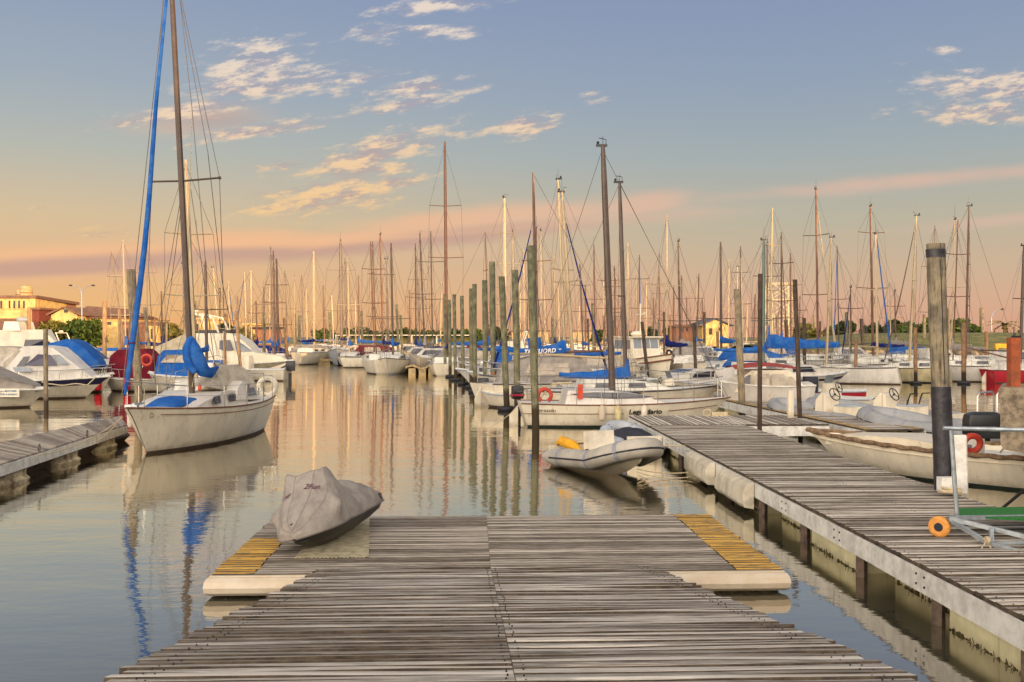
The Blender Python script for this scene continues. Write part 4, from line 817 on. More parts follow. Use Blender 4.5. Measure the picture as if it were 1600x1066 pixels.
mb.loft(rings, closed=False, cap=(True,True)); mb.build('hatch_cover', M_blue, cs_)
# stripe and small badge on both sides
mb = MB()
for sg in (1,-1):
    pts_ = [(hu.x(t), sg*(hu.hb(t)*((hu.zs(t)-.14+hu.draft)/(hu.zs(t)+hu.draft))**(.26+.75*hu.flare*t*t)+.008), hu.zs(t)-.14) for t in [i/18*.9 for i in range(19)]]
    for a, b in zip(pts_, pts_[1:]): mb.add([a, b, (b[0],b[1],b[2]-.018), (a[0],a[1],a[2]-.018)], [(0,1,2,3)])
mb.build('cove_stripe', M_brown, cs_, smooth=False)
for sg in (1,):
    t = .93; mb = MB(); c = (hu.x(t)-.02, sg*(hu.hb(t)*.93+.012), hu.zs(t)-.17); mb.torus(c, .055, .008, (.3,1,.2), 12, 4, a1=330); mb.build('badge', M_brown, cs_)
# spreader and rig placed to the photographed lines
d0 = 26.6
mb = MB(); mb.tube([LC(237,284,26.9), LC(286,283,26.6), LC(343,278,26.2)], .028, 6); mb.ball(LC(343,278,26.2), .05, 6, 4); mb.build('spreader', M_alud, mast)
mb = MB()
for L_ in ([(275,-40,26.6),(343,278,26.2),(352,560,26.4)], [(277,-40,26.6),(300,170,26.5),(322,420,26.5)], [(274,-40,26.6),(325,240,26.7),(347,440,27.5),(378,585,29.5)], [(284,300,26.6),(262,430,26.5),(238,560,26.3)], [(286,300,26.6),(268,440,26.6),(246,585,26.0)], [(256,-20,26.8),(237,284,26.9),(232,420,26.8),(243,600,26.8)], [(298,296,26.6),(316,420,26.6),(338,590,27)], [(262,-60,26.2),(190,622,23.1)]):
    pts_ = [LC(*q) for q in L_]; mb.tube(pts_, .010, 5)
mb.tube([LC(289,272,26.6), LC(368,490,27.3)], .0, 3) if False else None
mb.build('rigging', M_wire, mast, smooth=False)
mb = MB(); fp = [(195,618,23.2),(198,600,23.3),(203,566,23.5),(209,520,23.8),(217,460,24.1),(226,385,24.5),(233,310,24.9),(238,240,25.2),(244,160,25.6),(252,80,25.9),(261,-10,26.3),(266,-50,26.5)]
wd = [4,7,8,8.8,9,8.6,7.6,7,6,5.2,4.6,4.2]; mb.tube([LC(*q) for q in fp], [w_/F*q[2]/2 for w_, q in zip(wd, fp)], 10); fs = mb.build('furled_jib', M_blue, cs_)
mb = MB(); mb.torus(LC(206,536,23.7), .085, .014, (0,0,1), 12, 5); mb.build('tie', M_maroon, fs)
# lowered blue sail bundle hanging at the mast, grey boom cover
mb = MB()
pp = [(297,528,26.5),(303,545,26.4),(311,565,26.4),(318,580,26.4),(328,583,26.9),(340,574,27.4)]; mb.tube([LC(*q) for q in pp], [.09,.17,.19,.17,.14,.04], 10)
pp = [(297,530,26.4),(292,545,26.3),(292,560,26.3),(298,575,26.3),(306,582,26.3)]; mb.tube([LC(*q) for q in pp], [.09,.12,.11,.11,.08], 10); mb.build('sail_bundle', M_blue, cs_, auto=70)
mb = MB(); rings = []
for i in range(9):
    t = i/8; px_ = lerp(312, 380, t); dd = lerp(26.9, 28.8, t); top_ = [602,590,580,574,571,570,570,572,577][i]; bot_ = [604,607,609,608,607,606,606,606,604][i]
    c1, c2 = W(px_, top_, dd), W(px_, bot_, dd); sd = Vector((.30+.10*math.sin(i), -.12, 0)); rings.append([inv @ q for q in (c1-sd*.25, c1+sd*.25, (c1+c2)/2+sd*.8, c2+sd, c2-Vector((0,0,.03)), c2-sd, (c1+c2)/2-sd*.8)])
mb.loft(rings); mb.build('boom_cover', M_tarp, cs_, auto=45)
mb = MB(); mb.tube([LC(308,606,26.6), LC(390,603,29.2)], .055, 8); bm = mb.build('boom', M_cream, cs_)
mb = MB(); mb.torus(LC(312,606,26.5), .07, .02, (0,1,0), 12, 5); mb.build('light_ring', M_orange, bm)
mb = MB(); mb.torus(LC(418,604,30.7), .26, .08, (1,.2,0), 16, 7); mb.build('lifebuoy', M_fend, cs_)
mb = MB()
for i in range(4): mb.tube([LC(388+i*8,606,29.8+i*.2), LC(389+i*8,628,29.8+i*.2)], .018, 5)
mb.tube([LC(384,584,29.8), LC(412,584,30.5), LC(414,612,30.5)], .016, 5); mb.build('stern_frame', M_steel, cs_)
mb = MB(); mb.tube(sag(LC(190,650,23.1), LC(150,690,21.5), .08), .012, 5); mb.tube(sag(LC(192,652,23.1), LC(60,712,19.5), .15), .012, 5); mb.build('mooring_line', M_rope, cs_)

# ---------------------------------------------------------------- sailboats from their masts
def ms(label, tx, ty, bx, d, heading, L=8, by=None, **k):
    top = W(tx, ty, d); return sailboat(label, (X(bx, d), d), heading, L, top, **k)
ms('sailboat with an orange mast and dark furled stay right behind the cream sailboat', 290, 250, 306, 38, 109, 8.0, hullc=M_white, furl=M_alud, furlw=.075, spread=(.38,.66), mastw=.08, mastc=M_alul, detail=1, cover=None, fb=.8)
leg, huL, PL = ms('white sloop lettered on its side, moored across the end of the pier', 942, 228, 957, 32.0, 4, 6.9, hullc=M_cream, boot=M_dgreen, mastw=.105, detail=2, fb=.72, spread=(.42,), swid=.16, wins=0, cabinh=.40, cover=None, bare=True, mast_t=.44, mastc=M_alud, B=2.5, frac=.98)
yL = lambda x, z: max(.05, min(2.5*.33, huL.hb(huL.t(x))*.80) - .16*(z-huL.zs(.5))); cab_ = [c for c in leg.children if c.name.startswith('cabin')][0]
sidewins('window', [(-1.5,1.05),(-1.0,.93),(0,.885),(.75,.90),(1.2,.955),(.3,1.08),(-.7,1.10)], yL, M_glass, cab_)
def side(hu_, x, z, off=.01):
    t = hu_.t(x); dr = hu_.draft*(1-t**5); kz = (z+dr)/(hu_.zs(t)+dr); return hu_.hb(t)*kz**(.26+.75*hu_.flare*t*t)+off
def sidetext(hu_, root, s, x, z, size, m, sg=-1, **k):
    y = side(hu_, x, z, .02); y2 = side(hu_, x+.5, z, .02); a = math.atan2(y2-y, .5)*(-1 if sg < 0 else 1); slope = math.atan2(side(hu_, x, z+.1)-side(hu_, x, z-.1), .2)
    M = Matrix.Translation((x, sg*y, z)) @ Matrix.Rotation(a if sg < 0 else math.pi+a, 4, 'Z') @ Matrix.Rotation(math.pi/2+(slope if sg < 0 else slope), 4, 'X'); return text(s, size, root, M, m, **k)
sidetext(huL, leg, 'Legendario', .85, .50, .24, M_black, bold=.005, space=1.02)
sidetext(huL, leg, 'REY 042201', -2.25, .53, .12, M_black, space=1.05)
mb = MB()
for sg in (1,-1):
    for x0_, x1_ in ((-3.0,.15),(1.6,3.35)):
        n_ = 12
        for i in range(n_):
            a, b = lerp(x0_, x1_, i/n_), lerp(x0_, x1_, (i+1)/n_); za = .45+.20*max(0,(a+.2)/3.5)**1.5 if a > -.2 else .45; zb2 = .45+.20*max(0,(b+.2)/3.5)**1.5 if b > -.2 else .45
            mb.add([(a, sg*side(huL,a,za), za),(b, sg*side(huL,b,zb2), zb2),(b, sg*side(huL,b,zb2-.022), zb2-.022),(a, sg*side(huL,a,za-.022), za-.022)], [(0,1,2,3)])
mb.build('cove_stripe', M_brown, leg, smooth=False)
for x_, mt, lb in ((-.55, M_beam, None), (-.05, M_yell, 'yellowish hull fender'), (.78, M_fend, 'white hull fender')):
    mb = MB(); y = -side(huL, x_, .5)-.12; mb.lathe([(.03,.72),(.09,.68),(.105,.6),(.105,.34),(.08,.27),(.02,.24)], (x_, y, 0), 12); o = mb.build('fender', mat('aged_fender', (214,198,150), .5, var=.2) if lb and 'yellow' in lb else mt, leg)
    mb = MB(); mb.tube([(x_,y,.72),(x_,y+.06,.98),(x_,y+.1,1.25)], .008, 4); mb.build('lanyard', M_rope, o)
mb = MB(); mb.torus((-2.3,-1.02,1.02), .20, .06, (.1,1,0), 18, 7, a0=120, a1=420); mb.build('lifebuoy', M_buoy, leg)
mb = MB(); mb.bx(-1.25,-1.1,-.95,-.85,.9,1.35); mb.build('life_light', M_orange, leg, smooth=False)
mb = MB(); mb.tube([(-2.4,-.5,.9),(-2.0,-.5,1.35),(-1.4,-.5,1.4)], .03, 6); mb.tube(sag((-3.0,-.9,.8),(-4.2,-1.8,.05),.1), .012, 5); mb.tube([(3.2,-.1,.95),(3.8,.6,.55)], .012, 5); mb.build('mooring_line', M_rope, leg)
ms('sloop with a long blue boom cover lying just behind the lettered white sloop', 968, 285, 978, 37.5, 8, 7.6, hullc=M_cream, cover=M_blue, mastw=.085, detail=1, fb=.82, spread=(.42,), swid=.2, mastc=M_alud, boomlen=.33, coverh=.46, boomh=.12, mast_t=.5, B=2.6)
ms('sloop with a tall golden paired mast and blue furled stay leading right', 878, 300, 896, 43, 35, 8.4, hullc=M_white, mastw=.085, furl=M_navyc, furlw=.055, frac=.93, fx=.55, mastc=M_alul, detail=1, cover=None, spread=(.5,), fb=.9)
ms('slim golden masted sailboat just left of the blue stay mast', 872, 280, 883, 49, 140, 8.0, hullc=M_pale, mastw=.07, mastc=M_alul, detail=1, cover=M_blue, spread=(.52,), fb=.85)
# big lettered sail cover
bc, huB, PB = ms('sailboat with red topped mast under a big blue sail cover with white letters', 833, 270, 839, 42, 176, 7.0, hullc=M_pale, mastw=.075, mastc=M_mred, furl=M_navyc, furlw=.05, frac=.8, fx=.8, mast_t=.65, detail=1, cover=None, spread=(.5,), fb=1.0)
invB = Matrix.Rotation(-R(176), 4, 'Z') @ Matrix.Translation(-Vector((X(839,41), 41, 0)))
mb = MB(); rings = []
for px_, t_, b_ in ((772,541,550),(790,541,552),(812,545,555),(832,544,556),(850,541,555),(868,538,553),(880,531,552),(885,533,551)):
    c1, c2 = W(px_, t_, 40.9), W(px_, b_, 40.9); rings.append([invB @ (q+Vector((0,s_,0))) for q, s_ in ((c1,-.08),(c1,.08),((c1+c2)/2,.2),(c2,.14),(c2,-.14),((c1+c2)/2,-.2))])
mb.loft(rings); cv = mb.build('sail_cover', M_blue, bc, auto=50)
mb = MB(); mb.tube([invB @ W(839,552,40.9), invB @ W(839,527,40.9)], [.24,.16], 10); mb.tube([invB @ W(833,552,40.8), invB @ W(829,528,40.8)], [.2,.14], 10); mb.build('mast_boot', M_blue, cv)
t4 = lambda px_, py_, dy_=-.24, tl=0: invB @ Matrix.Translation(W(px_, py_, 40.9)+Vector((0,dy_,0))) @ Matrix.Rotation(R(90), 4, 'X') @ Matrix.Rotation(tl, 4, 'Z')
text('TRINUORD', .24, bc, t4(843, 549.5, tl=.05), mat('white_lettering', (236,232,224), .6), shear=.25, space=1.12, bold=.008)
mb = MB()
for a in (-.7,0,.7):
    c = W(875.5, 548, 40.9)+Vector((0,-.24,0)); mb.add([invB @ (c+Vector((math.sin(a)*.03-.02*math.cos(a),0,.02))), invB @ (c+Vector((math.sin(a)*.03+.02*math.cos(a),0,.02))), invB @ (c+Vector((math.sin(a)*.12,0,.03+math.cos(a)*.09)))], [(0,1,2)])
mb.build('emblem', mat('white_lettering', (236,232,224)), cv, smooth=False)
mb = MB(); mb.tube([invB @ W(835,553.5,40.6), invB @ W(866,555.5,40.2), invB @ W(955,561,40)], .05, 7); mb.build('spinnaker_pole', M_alul, bc)

ms('sailboat with the tallest bare mast and two wide spreaders beside the channel piles', 695, 221, 698, 76, 93, 9.0, hullc=M_white, mastw=.12, mastc=M_mred, spread=(.46,.70), swid=.52, detail=1, cover=M_navyc)
ms('far sailboat behind the second spreader mast with a thick golden edge above the piles', 788, 309, 789, 66, 62, 8.5, hullc=M_white, mast_t=.3, mastw=.11, mastc=M_alul, detail=0, cover=M_blue)
# right hand channel
ms('open sterned white sloop moored right of the tilted dark pile, bare of sails', 1299, 371, 1291, 61, 153, 6.6, hullc=M_pale, mastw=.08, mastc=M_alul, detail=1, open_stern=True, fb=.95, mast_t=.62, spread=(.5,), bare=True, cabinh=.18, wins=0)
ms('beige stained sloop with a brown hatch, moored right of the open white sloop', 1432, 337, 1421, 62, 150, 7.2, hullc=gel('stained_gelcoat', (204,190,150), .3), boot=M_black, mastw=.085, mastc=M_alul, detail=1, open_stern=True, fb=.9, furl=M_alud, furlw=.05, frac=1, fx=.3, mast_t=.30, spread=(.55,), bare=True)
ms('white sloop with a plain pale mast just right of the thick wrapped pile', 1514, 322, 1509, 63, 150, 7.6, hullc=M_pale, mastw=.075, mastc=M_mred, detail=1, open_stern=True, fb=1.0, cover=None, mast_t=.42, spread=(.35,.62), headboom=-.9)
ms('dark red hulled sailboat moored at the far right beyond the concrete block', 1600, 384, 1594, 61, 10, 6.8, hullc=M_red, mastw=.09, mastc=M_alud, detail=1, fb=.78, cover=None, mast_t=.34, spread=(.55,))
ms('grey sailboat with a red waterline behind the open sterned white sloop', 1275, 296, 1278, 72, 48, 8.6, hullc=M_pale, boot=M_red, mastw=.09, mastc=M_mred, detail=1, furl=M_beige, furlw=.09, frac=.97, fx=.75, cover=M_blue, spread=(.36,.72), swid=.45, fb=1.15, mast_t=.5)
ms('sailboat with dark twin spreaders and a blue furled sail crossing to the right', 1360, 322, 1364, 74, 104, 9, hullc=M_white, mastw=.10, mastc=M_mred, detail=1, cover=M_navyc, spread=(.45,.82), swid=.5, fb=1.0)
ms('sailboat whose long blue furled jib crosses the twin masts on the right', 1368, 366, 1371, 70, 48, 8.4, hullc=M_pale, mastw=.085, mastc=M_alul, detail=1, furl=M_blue, furlw=.07, fx=.58, cover=None, spread=(.55,), frac=1.1, fb=.95, mast_t=.45)
ms('white sailboat under a heap of bright blue canvas before the lattice tower', 1207, 325, 1203, 66, 140, 8.4, hullc=M_white, mastw=.09, mastc=M_alul, detail=1, cover=M_blue, coverh=.95, boomlen=.55, spread=(.45,.75), fb=1.0)
ms('sailboat with a dark masthead and orange furled stay just right of the tower', 1221, 363, 1221, 70, 55, 8.4, hullc=M_pale, mastw=.07, mastc=M_alud, detail=1, cover=M_blue, coverh=.8, boomlen=.5, furl=M_mred, furlw=.05, fx=.38, spread=(.45,.75), fb=.95)
ms('dark masted grey sailboat with a wide low crosstree left of the thick leaning pile', 1126, 378, 1127, 78, 94, 8.6, hullc=M_grey, boot=M_black, mastw=.10, mastc=M_alud, detail=1, cover=M_blue, spread=(.30,), swid=.78, fb=1.25, coverh=.6)
ms('dark masted white sailboat with a wide low crosstree right of the trawler', 1060, 377, 1063, 76, 112, 8.2, hullc=M_pale, boot=M_black, mastw=.10, mastc=M_alud, detail=1, cover=M_greyc, spread=(.30,), swid=.78, fb=1.0, coverh=.6)
ms('green masted sailboat hidden behind the tall dark pile at the pier cross piece', 1193.5, 375, 1192.5, 60, 8, 7.6, hullc=M_white, mastw=.10, mastc=mat('green_mast', (86,104,96), .5), detail=0, cover=M_blue, spread=(.34,), swid=.75)
# middle and left, named
ms('small white sloop facing the camera beside the tan pontoon in the channel', 611, 380, 614, 76, 268, 7.4, hullc=M_white, boot=M_grey, mastw=.085, mastc=M_alud, detail=1, cover=M_blue, spread=(.32,), swid=.62, fb=1.05)
ms('white sailboat with a canted hull just left of the small bow-on sloop', 594, 367, 599, 84, 118, 8.6, hullc=M_grey, mastw=.09, mastc=M_mred, detail=1, cover=M_navyc, spread=(.30,.66), swid=.55, fb=1.1)
ms('round bowed pale grey sailboat with a thick doubled mast in the far channel', 532, 376, 534, 100, 272, 9.4, hullc=M_grey, boot=M_navy, mastw=.16, mastc=M_alu, detail=1, cover=M_navyc, spread=(.34,.72), swid=.6, fb=1.35)
ms('cream sailboat with upswept stern and blue cover at the left end of the far channel', 490, 393, 491, 104, 75, 8.8, hullc=M_cream, mastw=.13, mastc=M_alul, detail=1, cover=M_navyc, spread=(.30,.68), swid=.6, fb=1.2)
ms('sailboat with bright blue cover behind the pile at the motor yacht bow', 432, 404, 435, 92, 100, 8.4, hullc=M_white, mastw=.11, mastc=M_alud, detail=1, cover=M_blue, spread=(.3,.72), swid=.5, coverh=.7)
ms('white sailboat behind the blue canopy boats with a dark mast and wide low spreader', 321, 408, 323, 60, 95, 7.8, hullc=M_white, mastw=.09, mastc=M_alud, detail=1, cover=M_blue, spread=(.52,), swid=.6)

# ---------------------------------------------------------------- the mast forest: every far mast is a boat of its own
far = [(173.5,393,196,0,0),(192,375,197,2,0),(229,385,231,0,0),(285,412,288,0,0),(333,418,343,2,0),(344,452,343,1,0),(357,440,360,2,1),(382,425,385,2,1),(392,423,393,2,0),(412,452,414,0,1),(421,443,422,2,0),
 (423,390,427,0,0),(427,391,430,3,0),(428,425,429,0,0),(445,422,450,0,0),(460,432,459,2,1),(471,429,474,0,0),(518,462,521,2,0),(539,403,542,0,0),(543,402,546,2,0),(555,471,556,2,0),(579,377,585,3,0),(582,377,588,3,0),
 (604,405,608,0,0),(604,465,605,0,0),(649,380,650,1,0),(651,400,657,0,0),(656,367,664,1,0),(673,361,676,1,0),(758,362,764,3,0),(801,363,804,2,0),(818,390,820,2,0),(838,358,837,3,0),(845,361,846,2,0),(906,412,911,1,0),
 (851,450,852,2,0),(928,385,930,3,0),(960,415,962,3,0),(962,435,958,1,0),(981,380,982,2,0),(999,398,999,1,1),(995,426,994,2,0),(1031,395,1020,0,0),(1042,337,1042,2,0),(1030,432,1031,3,0),(1073,465,1073,3,0),
 (1089,435,1089,2,0),(1092,430,1088,1,0),(1097,466,1100,3,0),(1118,457,1118,2,0),(1139,406,1138,2,0),(1152,417,1153,2,0),(1157,385,1159,1,1),(1199,372,1198,1,0),(1235,399,1236,3,0),(1308,384,1311,1,1),(1329,449,1330,1,1),
 (1461,352,1456,0,0),(1492,343,1486,2,0),(1497,343,1489,3,0),(880,470,880,3,0),(905,478,903,2,0),(872,446,874,2,0),(812,430,813,2,0),(772,455,773,3,0),(640,455,641,3,0),(690,440,688,2,0),(560,430,561,3,0),
 (505,445,507,3,0),(478,452,480,2,0),(400,470,402,3,0),(371,462,372,0,0),(306,470,306,3,0),(252,455,254,3,0),(300,452,299,2,0),(943,440,944,2,0),(952,455,951,3,0),(915,448,915,3,0),(1010,440,1010,2,0),(1053,448,1052,3,0),
 (1180,460,1178,3,0),(1168,470,1166,2,0),(1250,462,1249,3,0),(1390,440,1392,2,0),(1398,455,1400,3,0),(824,470,824,3,0),(866,400,867,2,0),(950,402,951,3,0),(972,462,973,2,0),(1021,465,1022,3,0),(1065,430,1066,3,0)]
far.sort(key=lambda q: q[2])
marks = [(0,'the left picture edge'),(219,'the thick pile by the blue furled sail'),(300,'the cream sailboat mast'),(378,'the pile before the motor yacht windscreen'),(435,'the blue covered mast near the motor yacht bow'),(491,'the cream upswept sailboat'),(534,'the doubled grey mast'),(599,'the canted hull sailboat'),
         (614,'the small bow-on sloop'),(698,'the tallest bare mast'),(792,'the third nearest greenish pile'),(839,'the nearest greenish pile'),(896,'the golden paired mast'),(929,'the green pile'),(957,'the lettered sloop mast'),(978,'the blue boom cover mast'),(1013,'the pile before the trawler'),(1063,'the dark mast right of the trawler'),
         (1127,'the dark mast beside the leaning pile'),(1160,'the thick leaning grey pile'),(1203,'the tower sailboat mast'),(1221,'the dark masthead right of the tower'),(1278,'the red waterline sailboat mast'),(1371,'the crossing blue jib mast'),(1476,'the thick wrapped pile')]
colw = {0:'grey brown',1:'dark',2:'pale golden',3:'reddish'}; nth = ['First','Second','Third','Fourth','Fifth','Sixth','Seventh','Eighth','Ninth','Tenth','Eleventh','Twelfth']
fr = random.Random(11); used_m = {}
mc_ = {0:M_alu, 1:M_alud, 2:M_alul, 3:M_mred}
for (tx, ty, bx_, c, fu) in far:
    hm = fr.uniform(9.6, 12.2); d = F*(hm-H)/(HY-ty); d = min(max(d, 68), 215)
    if bx_ < 420 and d > 110: d = fr.uniform(96, 112)
    if bx_ > 1240: d = min(d, fr.uniform(76, 90))
    mk = max([m_ for m_ in marks if m_[0] <= bx_], key=lambda q: q[0]); k_ = used_m.get(mk[0], 0); used_m[mk[0]] = k_+1
    cov = fr.choice([M_blue, M_navyc, None, M_greyc, None, M_blue] if bx_ < 1250 else [M_greyc, None, None, M_greyc]); cn = {M_blue:'blue cover', M_navyc:'navy cover', M_greyc:'grey cover', None:'no cover'}[cov]
    lab = f'{nth[k_].lower()} far {colw[c].replace("grey brown","brown").replace("pale golden","golden")} mast right of {mk[1]}'
    wpx = fr.uniform(1.5, 2.3); L = min(hm*.78, 9)
    ms(lab, tx, ty, bx_, d, fr.choice([90, 268, 85, 175, 5, 100, 262])+fr.uniform(-8,8), L, hullc=fr.choice([M_white, M_white, M_pale, M_cream, M_navy if fr.random() < .4 else M_white]), cover=cov, mastw=max(.05, wpx/F*d/2*1.2), mastc=mc_[c], detail=0, wins=1,
       furl=(fr.choice([M_navyc, M_beige, M_blue]) if fu else None), furlw=.06, fx=.5, spread=fr.choice([(.45,.75),(.5,),(.33,.68)]), swid=fr.uniform(.35,.55), group='far sailboats across the marina', crane=(fr.random() < .5), fb=fr.uniform(.8,1.1), coverh=.5)
# ---------------------------------------------------------------- covered jet ski on the platform
js = empty('jet_ski', 'jet ski under a grey fabric cover, parked leaning on the platform', 'jet ski', (-2.30, 12.72, .335), 0, None, rot=(R(15), R(2), R(-101))); js.scale = (.76,.68,.72)
mb = MB(); rings = []
for i in range(15):
    t = i/14; x = -1.35+2.75*t; w = .54*(1-max(0,(t-.45)/.55)**2.6)+.02; k = -.10-.02*math.sin(t*3)+.30*t**6; c = .16+.10*t
    rings.append([(x,w,.34+.16*t),(x,w*1.02,c+.06),(x,w*.80,c-.10),(x,w*.35,k+.04),(x-.16*t**3,0,k),(x,-w*.35,k+.04),(x,-w*.80,c-.10),(x,-w*1.02,c+.06),(x,-w,.34+.16*t)])
M_jet = mat('dark_hull', (40,38,40), .35, var=.2, vs=5)
mb.loft(rings); mb.build('hull', M_jet, js, auto=30)
for sg in (1,-1): mb = MB(); mb.add([(-.95,sg*.565,.22),(-.45,sg*.57,.24),(-.62,sg*.575,.34),(-.78,sg*.57,.27),(-.9,sg*.572,.36)], [(0,1,2,3,4)]); mb.build('hull_graphic', mat('pale_green_graphic', (150,190,140), .4), js, smooth=False)
mb = MB(); mb.bx(-1.50,-1.36,-.30,.30,.22,.34); mb.bx(-1.56,-1.50,-.08,.08,.16,.3); mb.build('boarding_step', M_rubber, js, smooth=False)
mb = MB(); rings = []; NJ = 32; NI = 40
def ctop(x):
    P_ = [(-1.42,.50),(-1.1,.66),(-.7,.80),(-.3,.84),(.0,.88),(.22,1.10),(.42,1.20),(.62,1.08),(.85,.86),(1.15,.68),(1.38,.50),(1.46,.40)]
    for (a, za), (b, zb_) in zip(P_, P_[1:]):
        if x <= b: return lerp(za, zb_, (x-a)/(b-a))
    return .4
for i in range(NI+1):
    t = i/NI; x = -1.42+2.88*t; w = .58*(1-max(0,(t-.50)/.50)**3.6)**.62*(.90+.10*min(1,t*4))+.03; zt_ = ctop(x); zb_ = .19+.06*t; row = []
    bar = math.exp(-((x-.34)/.16)**2)
    for j in range(NJ+1):
        a = j/NJ*2-1; s_ = abs(a); prof = 1-s_
        yv = w*(math.sin(s_*math.pi/2)**.9)*(1+.02*math.sin(9*t))
        zz = zb_+(zt_-zb_)*(1-s_**(1.7+3.6*bar))**(.95); yv *= 1-.22*bar*(1-abs(2*s_-1.3)); mir = math.exp(-((x-.78)/.13)**2)*math.exp(-((s_-.72)/.14)**2); yv += .17*mir; zz += .05*mir
        zz += .07*bar*math.exp(-((s_-.5)/.16)**2)
        sl_ = .30*math.exp(-((x+.15)/.25)**2)*math.exp(-((s_-.55)/.2)**2); zz -= sl_*.30
        fold = .010*math.sin((x*7+s_*5)+2*nz((x*2,a,1)))+.034*nz((x*2.6, a*2.4, 2))+.045*(.22-abs(nz((x*3.3+a*2, a*3.1-x, 8))))+.016*nz((x*9, a*7, 5))
        row.append((x+.02*nz((a*5,x,4)), math.copysign(yv+fold*.6, a), zz+fold*(1 if s_ < .95 else .25)))
    rings.append(row)
mb.loft(rings, closed=False, cap=(False, True))
# closed ends and hem
mb.loft([[(p[0]-.02 if q else p[0], p[1]*(1-.25*q), max(.24, p[2]*(1-.12*q))) for p in rings[0]] for q in (0,1)], closed=False, cap=(False, True))
cov_ = mb.build('cover', M_greyc, js, auto=80)
mb = MB()
for sg in (0, NJ): mb.tube([(r[sg][0], r[sg][1]*1.01, r[sg][2]-.012) for r in rings], .017, 6)
for jj in (8, 13, 19, 24): mb.tube([Vector(r[jj])+Vector((0,0,.002)) for r in rings[24:]], .0035, 4)
mb.tube([Vector(p)+Vector((0,0,.003)) for p in rings[24]], .0035, 4); mb.tube([Vector(p)+Vector((0,0,.003)) for p in rings[9][2:-2]], .0035, 4)
mb.build('seam', mat('seam_thread', (112,102,96), .9), cov_)
def on_cover(ti, tj, size, s, m):
    r = rings[ti]; p = Vector(r[tj]); a = (Vector(rings[ti+1][tj])-Vector(rings[ti-1][tj])).normalized(); b = (Vector(r[tj+1])-Vector(r[tj-1])).normalized(); n_ = a.cross(b)
    if n_.z < 0: n_ = -n_
    xx = -b if (b.cross(n_)).dot(a) > 0 else b; yv = n_.cross(xx); M = Matrix.Identity(4)
    for c_, v_ in enumerate((-xx, -yv, n_)): M[0][c_], M[1][c_], M[2][c_] = v_
    M.translation = p+n_*.012; return text(s, size, cov_, M, m, shear=.4)
on_cover(30, 19, .15, '2Fun', mat('plum_print', (92,52,76), .8)); on_cover(30, 11, .11, 'Fun', mat('plum_print', (92,52,76)))

# ---------------------------------------------------------------- inflatables
rb = rib('pale inflatable boat with a white console and yellow bag tied to the pier', (1.95, 20.9), -64, L=3.2, tube=.20, w=.58, tmat=M_tubew, cons=False, seat=False, pitch=-4, z=.05)
mb = MB(); cabin(mb, [(-.42,.2),(-.40,.80),(.02,.82),(.04,.2)], lambda x, z: .25); mb.build('console', M_fend, rb, auto=25)
mb = MB(); mb.lathe([(.08,.2),(.09,.62),(.06,.66)], (-.72,.2,0), 10); mb.build('seat_post', M_white, rb)
mb = MB(); mb.tube([(-1.5,-.30,.42),(-1.25,-.32,.50),(-.7,-.34,.44),(-.4,-.32,.32)], [.05,.11,.11,.04], 10); tag(mb.build('dry_bag', M_yell, None), 'yellow bag lying on the tube of the pale inflatable boat', 'bag'); bpy.data.objects['dry_bag'].matrix_world = Matrix.Translation((1.95,20.9,.05)) @ Matrix.Rotation(R(-64),4,'Z')
mb = MB(); ra = Vector((2.5, 19.85, .45)); 
for k in range(4): mb.tube(sag(ra+Vector((0,0,-.06*k-.25)), (4.42, 19.9-k*.1, .36-.02*k), .16+.05*k), .012, 5)
mb.tube(sag((2.1,20.6,.58),(4.4,21.6,.50),.02), .013, 5); tag(mb.build('mooring_rope', M_rope, None), 'pale ropes looping from the inflatable bow to the pier', 'rope')
rd = rib('small grey inflatable boat under a dark rounded cover at the pier end', (2.95, 24.7), 100, L=2.4, tube=.17, w=.5, tmat=M_grey, cons=False, seat=False, z=.0)
mb = MB(); mb.loft([[(lerp(-1.15,1.0,i/8), .54*math.sin(math.pi*(.16+.68*i/8))*math.cos(a), .26+(.32*math.sin(math.pi*(.14+.72*i/8))+.02*math.sin(i*2+a*3))*math.sin(a)) for a in [math.pi*j/12 for j in range(13)]] for i in range(9)], closed=False, cap=(True,True)); mb.build('cover', M_dkc, rd, auto=60)
r1 = rib('grey inflatable boat with steering wheel console nearest the dark tilted pile', (X(1300,30.5), 31.0), 118, L=4.4, tube=.2, w=.72, tmat=M_tube, group=None)
r2 = rib('long grey inflatable boat with wheel console and leaning bars by the channel', (X(1402,30.0), 31.0), 124, L=5.4, tube=.22, w=.86, tmat=M_tube)
mb = MB()
for s in (-.3,.3): mb.tube([(-.9,s,.2),(-1.0,s,.75),(-1.1,s,1.0),(-1.35,s,1.02)], .022, 6)
mb.build('leaning_post', M_rubber, r2)
r3 = rib('grey inflatable boat with twin steel hoops and a black outboard at the far right', (X(1500,25.5), 26.3), 128, L=4.6, tube=.26, w=.8, tmat=M_tube, cons=False)
mb = MB()
for s, o_ in ((-.5,0),(.5,0)):
    mb.tube([(-1.3+o_,s-.45,.3),(-1.3+o_,s-.42,1.25),(-1.3+o_,s-.32,1.33),(-1.3+o_,s+.32,1.33),(-1.3+o_,s+.42,1.25),(-1.3+o_,s+.45,.3)], .025, 7)
mb.build('hoop_frame', M_steel, r3)
ob = empty('outboard_motor', 'black outboard motor with white brand lettering behind the steel hoops', 'outboard motor', (X(1537,23.0), 23.0, -.12), 0)
mb = MB(); mb.loft([[(a*w_, b*w_, h) for a, b in ((-.42,-.18),(-.30,-.24),(.30,-.24),(.44,-.14),(.44,.14),(.30,.24),(-.30,.24),(-.42,.18))] for h, w_ in ((.62,.86),(.72,1),(1.02,1),(1.16,.92),(1.22,.6))]); cw = mb.build('cowling', M_black, ob, auto=40)
